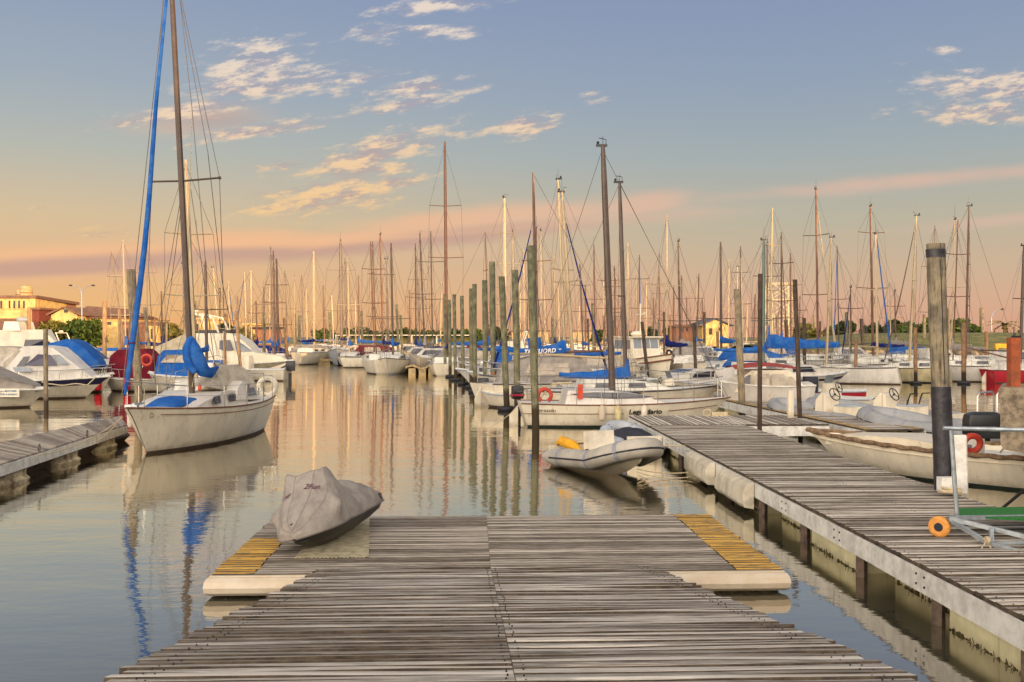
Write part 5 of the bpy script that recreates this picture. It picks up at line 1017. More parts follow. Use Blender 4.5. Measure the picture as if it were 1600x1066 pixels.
mb = MB(); mb.bx(-.08,.12,-.07,.07,-.4,.64); mb.bx(-.2,.3,-.12,.12,.1,.16); mb.build('lower_unit', M_black, ob, smooth=False)
text('SUZUKI', .105, cw, Matrix.Translation((-.05,-.243,.86)) @ Matrix.Rotation(R(90), 4, 'X'), mat('white_lettering', (236,232,224)), space=1.15)

# ---------------------------------------------------------------- white launch at the right
lb = Vector((6.62, 22.2)); le = Vector((11.4, 17.6)); dv = (lb-le); hdL = math.degrees(math.atan2(dv.y, dv.x)); LL = dv.length; cen = (lb+le)/2
la = empty('launch', 'long white launch with a rope bound gunwale moored along the right of the pier', 'launch', (cen.x, cen.y, 0), R(hdL))
hl = Hull(LL, 2.3, .62, rake=.12, stern=.8, sheer=.22, flare=.35, mid=.4, x0=-LL/2, boot=.05, n=20, full=2.0); mb = MB(); hl.mesh(mb); mb.build('hull', [M_cream, M_dgreen, M_cream], la, auto=50)
mb = MB(); hl.deck(mb, drop=.12, camber=.0); mb.build('sole', M_deck, la)
mb = MB()
for sg in (1,-1): mb.tube([(hl.x(t), sg*(hl.hb(t)+.02), hl.zs(t)+.01+.01*math.sin(t*90)) for t in [i/60 for i in range(61)]], [.048+.006*math.sin(i*1.9) for i in range(61)], 7)
mb.build('rope_gunwale', mat('old_rope_fender', (150,122,92), .9, c2=(96,74,56), vs=9, bump=.8, bs=60), la)
mb = MB(); ywl = lambda x, z: max(.05, hl.hb(hl.t(x))*.70)
cabin(mb, [(.1,.5),(.15,.74),(1.0,.80),(2.2,.76),(2.75,.68),(2.8,.5)], ywl); mb.build('foredeck_cover', M_white, la, auto=30)
mb = MB(); mb.bx(-.55,-.1,.30,.62,.5,.86); bxs = mb.build('instrument_box', M_pale, la, smooth=False)
mb = MB(); mb.bx(-.42,-.24,.622,.632,.60,.76); mb.build('socket_panel', M_glass2, bxs, smooth=False)
mb = MB(); mb.torus((-.95,.2,.82), .13, .014, (1,0,.3), 14, 5); mb.tube([(-.95,.2,.82),(-.8,.2,.6)], .02, 5); mb.build('helm', M_steel, la)
mb = MB(); mb.bx(-2.5,-1.2,-.7,.8,.48,.66); mb.build('engine_box', M_white, la, auto=30)
mb = MB(); mb.bx(-1.75,-1.65,.5,.6,.66,1.05); mb.build('stern_light_post', M_orange, la, smooth=False)
lbu = MB(); lbu.torus((0,0,0), .15, .06, (0,1,.15), 22, 9); o = lbu.build('lifebuoy', M_buoy, None); o.location = W(1519, 690, 18.7)-Vector((0,0,.04)); tag(o, 'faded red lifebuoy standing on the white launch beside the wrapped pile', 'lifebuoy')
mb = MB(); mb.tube([Vector((X(1600,13.2),13.2,Z(766,13.2))), Vector((X(1563,13.6),13.6,Z(797,13.6)))], .022, 8); mb.tube([Vector((X(1600,13.2),13.2,Z(766,13.2))), Vector((X(1700,12.4),12.4,Z(700,12.4)))], .022, 8); tag(mb.build('mooring_cable', M_rubber, None), 'thick black cable slanting up from the pier edge at the right', 'cable')

# concrete block and rusty post
cb = empty('concrete_dolphin', 'stained concrete block on a column carrying the rusty post at the right edge', 'concrete block', (X(1563,17.0), 17.0, 0), R(-28))
mb = MB(); zt_, zb_ = Z(605,17.0), Z(702,17.0)
mb.loft([[(x,y,z) for x, y in ((i_,0),(2.2,0),(2.2,1.6),(i_,1.6))] for z, i_ in ((zb_-.12,.75),(zb_,.04),(zb_+.1,0),(zt_-.27,0),(zt_-.26,-.03),(zt_-.03,-.03),(zt_,.0))]); mb.build('block', M_conc, cb, auto=25)
mb = MB(); mb.bx(.9,2.0,.3,1.3,-1,zb_-.1); mb.build('column', M_conc, cb, smooth=False)
rp = MB(); rp.bx(-.082,.082,-.082,.082,0,Z(528,17.2)-zt_); rp.bx(-.10,.10,-.10,.10,0,.015); o = rp.build('rusty_post', M_rust, None, smooth=False); o.location = (X(1586,17.2), 17.25, zt_+.002); tag(o, 'rust orange square steel post standing on the concrete block', 'post')
mb = MB(); mb.bx(-.03,.12,-.02,.02,.82,.88); mb.tube([(-.02,0,.80),(.02,0,.93)], .02, 6); mb.build('bracket', M_black, o, smooth=False)

# white board and cleat block by the wrapped pile
Md = Matrix.Rotation(A1, 4, 'Z')
mb = MB(); mb.loft([[(-.10,-.04,z),(.10,-.10,z),(.115,-.06,z),(-.085,0,z)] for z in (0,.86)]); mb.loft([[(.115,-.10,z),(.175,.02,z),(.16,.04,z),(.10,-.06,z)] for z in (-.06,.84)])
o = mb.build('board', M_fascia, None, smooth=False); o.location = W(1496, 770, 14.75); o.rotation_euler = (R(-3),0,A1); tag(o, 'tall white boards leaning upright beside the black wrapped pile', 'board')
mb = MB(); mb.bx(-.13,.12,-.10,.06,0,.21); o = mb.build('wooden_block', M_fascia, None, smooth=False); o.location = W(1480, 768, 14.45); o.rotation_euler = (0,0,A1); tag(o, 'small white block at the foot of the wrapped pile', 'block')
mb = MB(); mb.torus((0,0,0), .15, .022, (0,.1,1), 18, 6); mb.torus((.03,.02,.035), .12, .02, (.1,0,1), 18, 6); o = mb.build('rope_coil', M_rope, None); o.location = W(1484, 770, 14.3)+Vector((0,0,.02)); tag(o, 'coiled pale rope at the foot of the wrapped pile', 'rope')

# ---------------------------------------------------------------- trolley
tr = empty('trolley', 'galvanised boat trolley with an orange wheel and green matting on the pier', 'trolley', (0,0,0))
dT = 11.5
def T3(px, py, d): return W(px, py, d)
wc = T3(1468, 823, dT); rw_ = 16.5/F*dT
mb = MB(); ax = Vector((-.62,-.78,0)).normalized(); bb = Vector((0,0,1)); aa = ax.cross(bb); rings = []
for off, r_ in ((-.045,.075),(-.045,.098),(-.03,.120),(0,.125),(.03,.120),(.045,.098),(.045,.075)):
    rings.append([wc+ax*off+(aa*math.cos(2*math.pi*j/24)+bb*math.sin(2*math.pi*j/24))*r_ for j in range(24)])
mb.loft(rings); wh = mb.build('wheel', mat('orange_tyre', (222,156,72), .6, c2=(200,130,54), vs=20), tr, auto=30)
mb = MB(); rings = [[wc+ax*off+(aa*math.cos(2*math.pi*j/16)+bb*math.sin(2*math.pi*j/16))*r_ for j in range(16)] for off, r_ in ((-.055,.022),(-.055,.045),(-.047,.05),(.05,.05),(.05,.02))]; mb.loft(rings); mb.build('hub', M_dkc, wh, auto=30)
mb = MB(); q = [T3(1484,810,11.4), T3(1600,838,10.9), T3(1720,868,10.4)]
def bar(mb, a, b, w=.035, h=.05):
    a, b = Vector(a), Vector(b); t = (b-a).normalized(); s_ = t.cross(Vector((0,0,1))).normalized()*w/2; u_ = Vector((0,0,h/2)); mb.loft([[p+s_+u_, p-s_+u_, p-s_-u_, p+s_-u_] for p in (a, b)])
bar(mb, q[0], q[1]); bar(mb, q[1], q[2]); bar(mb, T3(1484,812,11.42), T3(1544,849,10.95)); bar(mb, T3(1544,849,10.95), T3(1606,866,10.7)); bar(mb, T3(1545,850,10.95), T3(1612,846,10.9), .03, .035); bar(mb, T3(1549,826,11.1), T3(1549,852,10.95)+Vector((0,0,0)), .04, .04)
mb.loft([[Vector((p.x+a, p.y+b, p.z)) for a, b in ((-.02,-.02),(.02,-.02),(.02,.02),(-.02,.02))] for p in (T3(1549,826,11.08), T3(1549,850,10.98))]); bar(mb, q[0]+Vector((0,.02,0)), q[0]+Vector((2.4,.18,.0))); mb.tube([wc, wc+Vector((.28,.05,.02))], .018, 6)
mb.build('frame', M_galv, tr, smooth=False)
mb = MB(); p0 = T3(1497,807,11.55); mb.loft([[p0+Vector((x,y,z)) for x, y in ((0,0),(2.4,-1.10),(2.75,.75),(.18,.45))] for z in (0,.018)]); mb.build('matting', M_mat, tr, smooth=False)
mb = MB(); mb.tube([T3(1496,812,11.5), T3(1491,745,11.5), T3(1486,672,11.5)], .026, 9); mb.build('upright', M_galv, tr)
mb = MB(); mb.tube([T3(1474,669,11.5), T3(1490,669.5,11.5), T3(1700,674,11.4)], .026, 9); mb.build('handle_bar', M_galv, tr)
mb = MB(); c_ = T3(1541,846,10.9)
for k in range(3): mb.torus(c_+Vector((0,-.02,.01*k)), .035, .008, (1,.3*k,.2), 12, 5)
mb.tube([c_, T3(1534,856,10.85), T3(1531,863,10.8)-Vector((0,0,0)), T3(1518,866,10.9), T3(1500,867,10.9)], .007, 5); mb.tube([c_, T3(1548,856,10.85), T3(1551,864,10.8)], .007, 5); mb.build('tie_rope', M_rope, tr)

# ---------------------------------------------------------------- left-hand motorboats drawn from their side outlines
def pxboat(label, d, bow_px, stern_px, sheer_py, B, heading=0, hullc=M_white, stripe=None, fb=None, rakes=.16, name='motorboat', cat='motorboat', boot=M_boot, rail=True, sheer=.2):
    x0, x1 = X(stern_px, d), X(bow_px, d); L = abs(x1-x0); root = empty(name, label, cat, ((x0+x1)/2, d, 0), 0 if x1 > x0 else math.pi)
    fb = fb or Z(sheer_py, d); hu_ = Hull(L, B, fb, rake=rakes, stern=.88, sheer=sheer, flare=.9, mid=.4, x0=-L/2, boot=.07, cove=(0,1) if stripe else None, n=14, full=2.5)
    mb = MB(); hu_.mesh(mb); mb.build('hull', [hullc, boot, stripe or hullc], root, auto=50)
    mb = MB(); hu_.deck(mb, camber=.12); mb.build('deck', M_deck, root); mb = MB(); hu_.rail(mb, .035); mb.build('rub_rail', M_deck, root)
    cx = (x0+x1)/2; sg = 1 if x1 > x0 else -1
    def q(pts): return [((X(a, d)-cx)*sg, Z(b, d)) for a, b in pts]
    ywf = lambda x, z: max(.06, min(B*.42, hu_.hb(hu_.t(x))*.88)-.16*max(0, z-fb))
    def body(nm, pts, m, par=root, yf=ywf): mb = MB(); cabin(mb, q(pts), yf); return mb.build(nm, m, par, auto=30)
    def win(nm, pts, m, par=root, yf=ywf, off=.012, sides=(1,-1)):
        return sidewins(nm, q(pts), yf, m, par, off, sides)
    def rails(t0=.45, h=.42, ts=(.5,.62,.74,.86,.96)):
        mb = MB(); pr_ = [(hu_.x(t), hu_.hb(t)-.06, hu_.zs(t)+h) for t in ts]; mb.tube([(hu_.x(t0), hu_.hb(t0)-.06, hu_.zs(t0))]+pr_+[(hu_.x(1)+.05,0,hu_.zs(1)+h)]+[(a,-b,c) for a,b,c in pr_[::-1]]+[(hu_.x(t0), -hu_.hb(t0)+.06, hu_.zs(t0))], .018, 6)
        for a, b, c in pr_:
            for s in (1,-1): mb.tube([(a-.06,s*b,c-h),(a,s*b,c)], .015, 5)
        mb.build('guard_rail', M_steel, root)
    return root, body, win, rails, q, ywf, hu_
ro, body, win, rails, q, yf, _ = pxboat('white cabin cruiser with dark blue side stripe and raked windows on the left', 46, 172, -70, 594, 2.7, stripe=M_navy)
c1 = body('cabin', [(12,596),(22,560),(52,541),(70,540),(94,543),(112,557),(137,578),(150,590)], M_pale)
win('window', [(56,570),(74,553),(92,554),(103,570)], M_navy, c1); win('window', [(43,572),(53,557),(62,556),(55,571)], M_glass, c1); win('window', [(37,573),(63,573),(68,580),(42,580)], M_glass2, c1)
win('window', [(94,554),(104,554),(119,569),(107,569)], M_glass2, c1); body('canopy', [(-40,596),(-38,548),(2,541),(42,543),(48,548),(30,570),(12,590)], M_tarp)
mb = MB(); frontwin(mb, q([(96,546)])[0], q([(134,576)])[0], yf, 3); mb.build('windscreen', M_glass2, c1, smooth=False); rails(.42)
mb = MB(); mb.tube([(1.0,-1.22,.80)]+[(1.0+i*.25, -1.26+.02*i, .68+.04*math.sin(i*1.3)) for i in range(1,9)]+[(3.2,-.7,.98)], .03, 6); mb.build('mooring_line', M_rope, ro)
ro, body, win, rails, q, yf, _ = pxboat('motorboat under a big bright blue canopy behind the white cabin cruiser', 51, 178, 60, 589, 2.4)
cn = body('canopy', [(66,590),(73,540),(112,530),(126,534),(142,546),(158,564),(163,572),(136,580),(120,590)], M_blue); rails(.5, .5)
mb = MB(); mb.torus((3.35,0,1.35), .2, .02, (1,0,0), 14, 5); mb.build('pulpit_hoop', M_steel, ro)
ro, body, win, rails, q, yf, _ = pxboat('white flybridge cruiser with radar gear behind, below the yellow building', 60, 100, -60, 560, 3.2)
c1 = body('cabin', [(-40,562),(-38,520),(20,516),(74,515),(90,536),(98,560)], M_white); win('windscreen', [(50,545),(52,531),(78,530),(90,543)], M_glass, c1); body('flybridge', [(18,517),(20,503),(40,503),(44,517)], M_white, c1)
mb = MB(); mb.ball((q([(36,508)])[0][0],0,q([(36,500)])[0][1]), .38, 12, 6, sc_=(1,1,.45)); mb.tube([(q([(34,0)])[0][0],-.8,2.9),(q([(34,0)])[0][0],-.8,3.6),(q([(34,0)])[0][0],.8,3.6),(q([(34,0)])[0][0],.8,2.9)], .05, 6); mb.build('radar_arch', M_grey, c1)
ro, body, win, rails, q, yf, hc = pxboat('low covered motorboat with a blue lettered white board in the left corner', 40, 76, -110, 610, 2.5, boot=M_boot, sheer=.02, fb=.72, hullc=M_cream)
body('canopy', [(-100,612),(-96,570),(-20,572),(4,583),(34,593),(56,601),(64,612)], M_greyc)
sd = hc; xt, zt2 = q([(25,612)])[0]; yv = side(sd, xt, zt2, .03); mb = MB(); mb.bx(xt-.62, xt+.62, -yv-.03, -yv-.005, zt2-.16, zt2+.16); sb = mb.build('sign_board', M_white, ro, smooth=False)
for k, s in enumerate(('LANCHAS Y MOTORES', 'REPARACION A BORDO')): text(s, .10, sb, Matrix.Translation((xt, -yv-.034, zt2+.07-.13*k)) @ Matrix.Rotation(R(90), 4, 'X'), mat('sign_blue', (70,110,140), .6), bold=.003)
ro, body, win, rails, q, yf, _ = pxboat('motorboat with a maroon canopy and red fenders behind the furled blue sail', 52, 158, 262, 592, 2.4)
body('canopy', [(170,592),(178,556),(192,546),(232,545),(246,560),(252,592)], M_maroon); rails(.5, .5)
for px_ in (170, 214):
    mb = MB(); c_ = q([(px_, 603)])[0]; mb.lathe([(.05,.75),(.17,.68),(.19,.5),(.19,.3),(.14,.12),(.04,.06)], (c_[0], 1.36, 0), 12); mb.build('fender', M_fred, ro)
o = MB(); o.torus((0,0,0), .26, .08, (0,1,0), 20, 8); o = o.build('lifebuoy', M_buoy, None); o.location = W(229, 563, 50.2); tag(o, 'red ring lifebuoy hanging just right of the thick pile on the left', 'lifebuoy')
ro, body, win, rails, q, yf, _ = pxboat('white motorboat with a blue canopy with clear windows behind the cream sailboat mast', 50, 232, 338, 588, 2.4)
cn = body('canopy', [(244,590),(252,556),(262,547),(292,546),(304,556),(312,590)], M_blue); win('clear_panel', [(258,566),(270,554),(296,554),(302,566)], M_glass3, cn)
outboard(ro, -1.9, .3, .7, s=.9)
ro, body, win, rails, q, yf, _ = pxboat('large white motor yacht with beige canopy, grey windscreen and radar arch', 66, 458, 246, 570, 3.6, hullc=M_beige, fb=1.0, sheer=.25)
c1 = body('cabin', [(312,575),(314,521),(368,521),(390,535),(404,551),(440,556),(454,566),(440,575)], M_white); win('window', [(352,545),(352,532),(368,531),(374,547),(358,547)], M_glass, c1); win('windscreen', [(374,533),(380,533),(402,549),(380,548)], M_glass2, c1)
win('blue_panel', [(324,571),(326,562),(364,562),(364,571)], M_blue, c1); body('canopy', [(240,575),(241,548),(262,538),(300,521),(314,517),(316,575)], M_beige)
mb = MB(); frontwin(mb, q([(369,522)])[0], q([(403,550)])[0], yf, 3); mb.build('windscreen', M_glass, c1, smooth=False)
mb = MB(); a_ = q([(306,490),(313,518),(340,497),(350,520)]); 
for s in (-1.2,1.2): mb.tube([(a_[0][0],s,a_[0][1]),(a_[1][0],s,a_[1][1])], .09, 6); mb.tube([(a_[0][0],s,a_[0][1]),(a_[2][0],s,a_[2][1]),(a_[3][0],s,a_[3][1])], .07, 6)
mb.tube([(a_[0][0],-1.2,a_[0][1]),(a_[0][0],1.2,a_[0][1])], .07, 6); mb.ball((a_[0][0],0,a_[0][1]+.15), .22, 10, 6, sc_=(1,1,.6)); mb.build('radar_arch', M_white, c1)
mb = MB(); mb.bx(q([(316,0)])[0][0], q([(366,0)])[0][0], -1.1, 1.1, q([(0,521)])[0][1]+.01, q([(0,516)])[0][1]); mb.build('roof_rack', M_black, c1, smooth=False)
ro, body, win, rails, q, yf, hs_ = pxboat('small white open boat with an outboard lying under the motor yacht bow', 64, 372, 448, 578, 1.9, sheer=.1)
cs2 = body('console', [(376,580),(378,556),(392,556),(394,580)], M_white); outboard(ro, -1.62, -.2, .62, s=1.25)
mb = MB(); mb.tube(sag((-1.5,0,.6),(-3.5,-.5,.5),.1), .02, 5); mb.build('mooring_line', M_rope, ro)

# ---------------------------------------------------------------- trawler
twr = empty('trawler', 'high bowed cream trawler with a square wheelhouse and brown strakes', 'trawler', (X(1003,63), 65.0, 0), R(-66))
ht = Hull(8.2, 3.1, 1.25, rake=.07, stern=.8, sheer=.42, flare=.8, mid=.45, x0=-4.1, boot=.12, cove=(1,), n=16, full=2.7); mb = MB(); ht.mesh(mb); mb.build('hull', [M_cream, M_boot, M_white], twr, auto=50)
mb = MB(); ht.deck(mb, drop=.1); mb.build('deck', M_deck, twr)
for k, dz in enumerate((.0,-.32)):
    mb = MB(); ht.rail(mb, .05, 0, dz, 0, 1, -.03*k*2, 20); mb.build('strake', M_brown, twr)
mb = MB(); cabin(mb, [(-1.6,1.1),(-1.6,2.75),(.9,2.78),(1.05,2.0),(1.1,1.2)], lambda x, z: 1.05-.04*(z-1)); wc2 = mb.build('wheelhouse', M_white, twr, auto=25)
mb = MB(); mb.bx(-1.9,1.2,-1.2,1.2,2.78,2.86); mb.build('roof', M_white, wc2, smooth=False)
for a, b in ((-1.3,-.3),(-.1,.7)):
    sidewins('window', [(a,2.05),(b,2.05),(b,2.62),(a,2.62)], lambda x, z: 1.05-.04*(z-1), M_glass2, wc2)
mb = MB(); frontwin(mb, (.92,2.72), (1.04,2.05), lambda x, z: 1.03, 3, inset=.05); mb.build('windscreen', M_glass2, wc2, smooth=False)
mb = MB(); mb.ball((0,0,3.02), .5, 12, 6, sc_=(1,1,.4)); mb.build('roof_raft', M_white, wc2)
mb = MB(); mb.tube([(.3,0,2.86),(.3,0,5.0)], .05, 7); mb.tube([(.3,-.3,4.3),(.3,.3,4.3)], .02, 5); mb.ball((.3,.3,4.36), .09, 6, 4); mb.build('mast', M_white, twr)
mb = MB(); mb.torus((3.7,0,ht.zs(.95)+.12), .18, .08, (1,0,0), 12, 6); mb.build('bow_roller', M_black, twr)

# ---------------------------------------------------------------- right: red canopy boat and small open boats
ro, body, win, rails, q, yf, _ = pxboat('cream hardtop motorboat with a faded red cover beside the walkway', 37, 1120, 1262, 602, 2.3, sheer=.15, hullc=M_pale)
c1 = body('cabin', [(1143,612),(1152,590),(1166,578),(1222,577),(1238,590),(1250,612)], M_cream); win('window', [(1168,602),(1172,583),(1192,583),(1192,602)], M_glass3, c1); win('window', [(1196,602),(1196,583),(1214,583),(1222,602)], M_glass3, c1); win('windscreen', [(1148,602),(1158,587),(1165,584),(1163,602)], M_glass, c1); win('window', [(1226,602),(1220,587),(1226,587),(1240,602)], M_glass3, c1)
mb = MB(); a_ = q([(1140,577),(1236,577)]); xs_ = sorted((a_[0][0], a_[1][0])); rings = [[(lerp(xs_[0],xs_[1],i/8), y_, a_[0][1]+.14*(1-(y_/1.0)**2)+.12*math.sin(math.pi*i/8)) for y_ in (-.95,-.5,0,.5,.95)] for i in range(9)]; mb.loft(rings, closed=False, cap=(False,False)); mb.build('roof_cover', cloth('faded_red_canvas', (164,78,72)), ro)
outboard(ro, -1.75, -.3, .75, c=M_dkc, s=1.15)
ro, hu_, _ = motorboat('small red open speedboat behind the white square post', (X(1272,42), 42.3), 160, 4.4, 1.9, .55, 'none', hullc=M_red, motor=False)
motorboat('white open boat with a dark little windscreen beside the channel', (X(1302,37), 37.5), 130, 4.2, 1.8, .55, 'open', hullc=M_white, motor=False, rail=False)
for (px_, d, hd_, L, B, stl, can, lab) in [
 (1150,47,20,6.0,2.2,'cuddy',None,'white motorboat with a low cuddy behind the thick leaning pile'),(1090,45,200,5.6,2.1,'cuddy',None,'white cuddy boat moored stern on right of the trawler bow'),(1045,42,15,5.0,2.0,'open',None,'small white open boat right of the trawler bow on the water'),
 (1120,52,190,5.4,2.1,'open',None,'white open boat between the two dark piles right of the trawler'),(1065,70,95,6.5,2.5,'cuddy',None,'white motorboat behind the trawler showing its upswept stern'),(1148,66,190,6.8,2.5,'cuddy',M_blue,'white motorboat with a square blue canopy behind the thick leaning pile'),
 (1240,52,10,6.2,2.3,'cuddy',None,'white motorboat behind the tilted dark pile with a blue fender'),(1330,86,0,7,2.5,'cruiser',None,'white cabin boat moored under the grass bank left of the twin masts'),(1405,84,180,6.4,2.4,'cuddy',M_blue,'white boat with a small blue cover under the big bush'),
 (1462,80,10,6.8,2.5,'cruiser',None,'white cabin boat half hidden by the thick wrapped pile'),(1530,78,170,6.6,2.4,'cuddy',None,'white boat in front of the revetment right of the red hull'),(1580,70,20,6.4,2.4,'cruiser',None,'white cabin boat behind the rusty post'),
 (668,80,200,7.4,2.8,'cruiser',M_greyc,'silver covered cruiser at the tan pontoon ramp'),(734,76,170,6.6,2.6,'cuddy',M_greyc,'grey covered motorboat just left of the farthest green piles'),(655,92,185,7.5,2.8,'cruiser',M_navyc,'white cruiser with a navy canopy behind the tan pontoon'),(800,66,190,6.6,2.4,'cuddy',M_greyc,'grey covered boat between the far green piles'),
 (790,58,195,6.0,2.4,'cuddy',M_blue,'white motorboat with a royal blue canopy between the green piles'),(800,72,180,7.2,2.6,'cruiser',None,'white cruiser with a porthole like window behind the green piles'),(820,52,170,6.2,2.4,'cuddy',None,'white cuddy boat behind the second nearest green pile'),(790,74,185,8.0,2.8,'fly',None,'white flybridge boat behind the blue lettered sail cover'),
 (716,104,180,7.2,2.8,'cruiser',M_maroon,'far white cruiser with a maroon canopy behind the piles'),(862,56,8,7.4,2.6,'cruiser',None,'white wheelhouse boat right of the blue lettered sail cover'),(905,52,188,6.8,2.5,'cuddy',M_beige,'beige covered boat behind the long blue boom cover'),(925,62,12,6.8,2.5,'cuddy',None,'white cuddy boat right of the furled navy jib'),
 (868,46,176,6.6,2.5,'cuddy',None,'white motorboat beside the nearest green pile'),(890,42,6,7.0,2.5,'cuddy',M_greyc,'grey tarped boat between the lettered cover and the sloop'),(300,86,10,7.5,2.8,'cruiser',None,'white cruiser far behind the beige yacht canopy'),(215,70,175,7.2,2.6,'cruiser',None,'white cruiser behind the maroon canopy boat'),
 (130,68,0,7.8,2.8,'fly',None,'white flybridge boat behind the blue canopy under the gabled house'),(160,76,178,6.8,2.5,'cuddy',M_blue,'white boat with a pointed blue cover behind the tan pile'),(60,76,10,7.6,2.7,'cruiser',M_beige,'beige covered cruiser far left under the trees'),(20,70,178,7.4,2.7,'cruiser',None,'white cruiser at the far left under the yellow building'),
 (395,96,170,7,2.6,'cuddy',M_navyc,'white boat with a navy cover right of the motor yacht cabin'),(470,108,180,6.6,2.4,'cuddy',M_greyc,'low grey covered boat before the upswept cream sailboat'),(515,112,5,7,2.6,'cruiser',M_beige,'cream boat with a teal window between far sailboats'),(570,104,175,6.8,2.5,'cuddy',M_maroon,'white boat with red trim in the far channel'),
 (505,128,0,7.2,2.7,'cruiser',M_navyc,'small navy canopy cruiser before the white shelters'),(640,112,180,7.2,2.7,'cruiser',M_navyc,'navy covered cruiser in front of the right hand shelters'),(450,130,180,7,2.6,'cuddy',None,'white far boat left of the shelters'),
 (1010,95,5,7,2.6,'cruiser',None,'white cruiser far behind the trawler wheelhouse'),(960,88,180,7,2.6,'cuddy',M_blue,'white boat with blue cover behind the tallest dark mast'),(1100,98,0,7,2.6,'cruiser',M_greyc,'grey canopy boat before the lit house'),(1190,92,180,7,2.6,'cuddy',M_blue,'blue covered boat behind the tall dark pile')]:
    motorboat(lab, (X(px_, d), d), hd_, L, B, .75 if stl != 'open' else .55, stl, canopy=can, hullc=rnd.choice([M_white,M_white,M_cream,M_pale]), stripe=(rnd.choice([M_navy,M_red,M_navy]) if rnd.random() < .25 else None), motor=rnd.random() < .5, group='motorboats moored in the marina')
sk = motorboat('small dirty white dinghy with an outboard beside the third nearest green pile', (X(797,39.5), 39.9), 150, 3.0, 1.5, .52, 'none', hullc=M_cream, motor=True, rail=False)
outb = empty('outboard_motor', 'red striped outboard motor tilted up between the two nearest green piles', 'outboard motor', (X(813,33.5), 33.5, 0), R(20))
outboard(outb, 0, 0, .75, c=M_black, s=.85); outboard_c = [c for c in outb.children][0]; outboard_c.name = 'cowling'
mb = MB(); mb.bx(-.31,.10,-.15,.15,.85,.91); mb.build('red_band', M_red, outb, smooth=False)
mb = MB(); mb.tube([(0,0,.2),(.5,.1,.3),(1.1,.2,.6)], .04, 6); mb.build('bracket', M_steel, outb)
mb = MB(); mb.torus((0,0,0), .10, .02, (0,1,.2), 14, 5); mb.bx(.12,.55,-.08,.08,-.09,.02); o = mb.build('cleat_gear', M_rope, None); o.location = G(1105, 645, .72); tag(o, 'black loop and pale cloth on the far edge of the pier', 'rope')
bpy.data.objects['cleat_gear'].name = 'rope_loop'

# ---------------------------------------------------------------- buildings
M_yw = mat('yellow_wall', (226,194,120), .85, c2=(186,150,92), vs=.9); M_br = mat('brick_wall', (176,120,86), .9, c2=(150,98,72), vs=.8, coord='Object'); M_rf = mat('brown_roof', (132,96,74), .85, c2=(104,76,60), vs=1.5); M_slate = mat('slate_roof', (92,94,100), .7, var=.2)
M_dark = mat('dark_opening', (48,40,36), .5); M_redw = mat('red_wall', (124,60,44), .9, var=.2); M_tank = mat('water_tank', (190,160,110), .7, var=.2); M_lat = mat('tower_steel', (226,206,160), .6, var=.15)
def quad_wall(mb, a, b, z0, z1, m=0): mb.add([(a[0],a[1],z0),(b[0],b[1],z0),(b[0],b[1],z1),(a[0],a[1],z1)], [(0,1,2,3)], m)
def block(name, label, cat, px0, px1, pytop, d, depth, wallm, roofm=None, zb=1.0, win=None, skew=0.0, rf_over=.3, gable=None):
    r = empty(name, label, cat, (X(px0,d), d, zb)); w_ = X(px1,d)-X(px0,d); h = Z(pytop,d)-zb; mb = MB()
    mb.loft([[(0,0,z),(w_,0,z),(w_+skew,depth,z),(skew,depth,z)] for z in (0,h)]); wl_ = mb.build('wall', wallm, r, smooth=False)
    mb = MB()
    if gable:
        g = gable; mb.loft([[(-rf_over+x_, y, z) for x_, z in ((0,h-.1),(0,h+.12),((w_+2*rf_over)/2,h+g+.12),(w_+2*rf_over,h+.12),(w_+2*rf_over,h-.1),((w_+2*rf_over)/2,h+g-.05))] for y in (-.4, depth)]); rf = mb.build('roof', roofm, r, smooth=False)
        mb = MB(); mb.add([(0,-.02,h-.05),(w_,-.02,h-.05),(w_/2,-.02,h+g-.06)], [(0,1,2)]); mb.build('gable', wallm, r, smooth=False)
    else: mb.loft([[(-rf_over,-rf_over,z),(w_+rf_over,-rf_over,z),(w_+skew+rf_over,depth,z),(skew-rf_over,depth,z)] for z in (h+.002,h+.3)]); rf = mb.build('roof', roofm or wallm, r, smooth=False)
    for (a, b, c, e_) in (win or []):
        mb = MB(); mb.bx(X(a,d)-X(px0,d), X(b,d)-X(px0,d), -.10, .12, Z(e_,d)-zb, Z(c,d)-zb); wn = mb.build('window', M_dark, r, smooth=False)
        mb = MB(); mb.bx(X(a,d)-X(px0,d)-.08, X(b,d)-X(px0,d)+.08, -.16, -.02, Z(e_,d)-zb-.12, Z(e_,d)-zb-.003); mb.build('sill', wallm, wn, smooth=False)
    return r, w_, h
b1, w1, h1 = block('office_building', 'yellow upper storey building with narrow tall windows and two roof tanks', 'building', -60, 55, 466, 150, 24, M_yw, M_rf, skew=-6, win=[(px_,px_+2.2,470,482) for px_ in (-20,-12,-4,1,14,21.5,29,36.5)])
for px_, r_, h_ in ((33,.75,1.3),(40.5,.95,1.9)):
    t = empty('water_tank', 'smaller left roof tank on the yellow building' if px_ == 33 else 'taller right roof tank on the yellow building', 'tank', (X(px_,153), 153, Z(465.5,153)), 0); mb = MB(); mb.lathe([(r_,0),(r_,h_*.75),(r_*.8,h_*.95),(r_*.3,h_)], (0,0,.0), 14); mb.build('tank_body', M_tank, t); mb = MB(); mb.torus((0,0,h_*.4), r_+.02, .05, (0,0,1), 14, 5); mb.build('tank_band', M_rust, t)
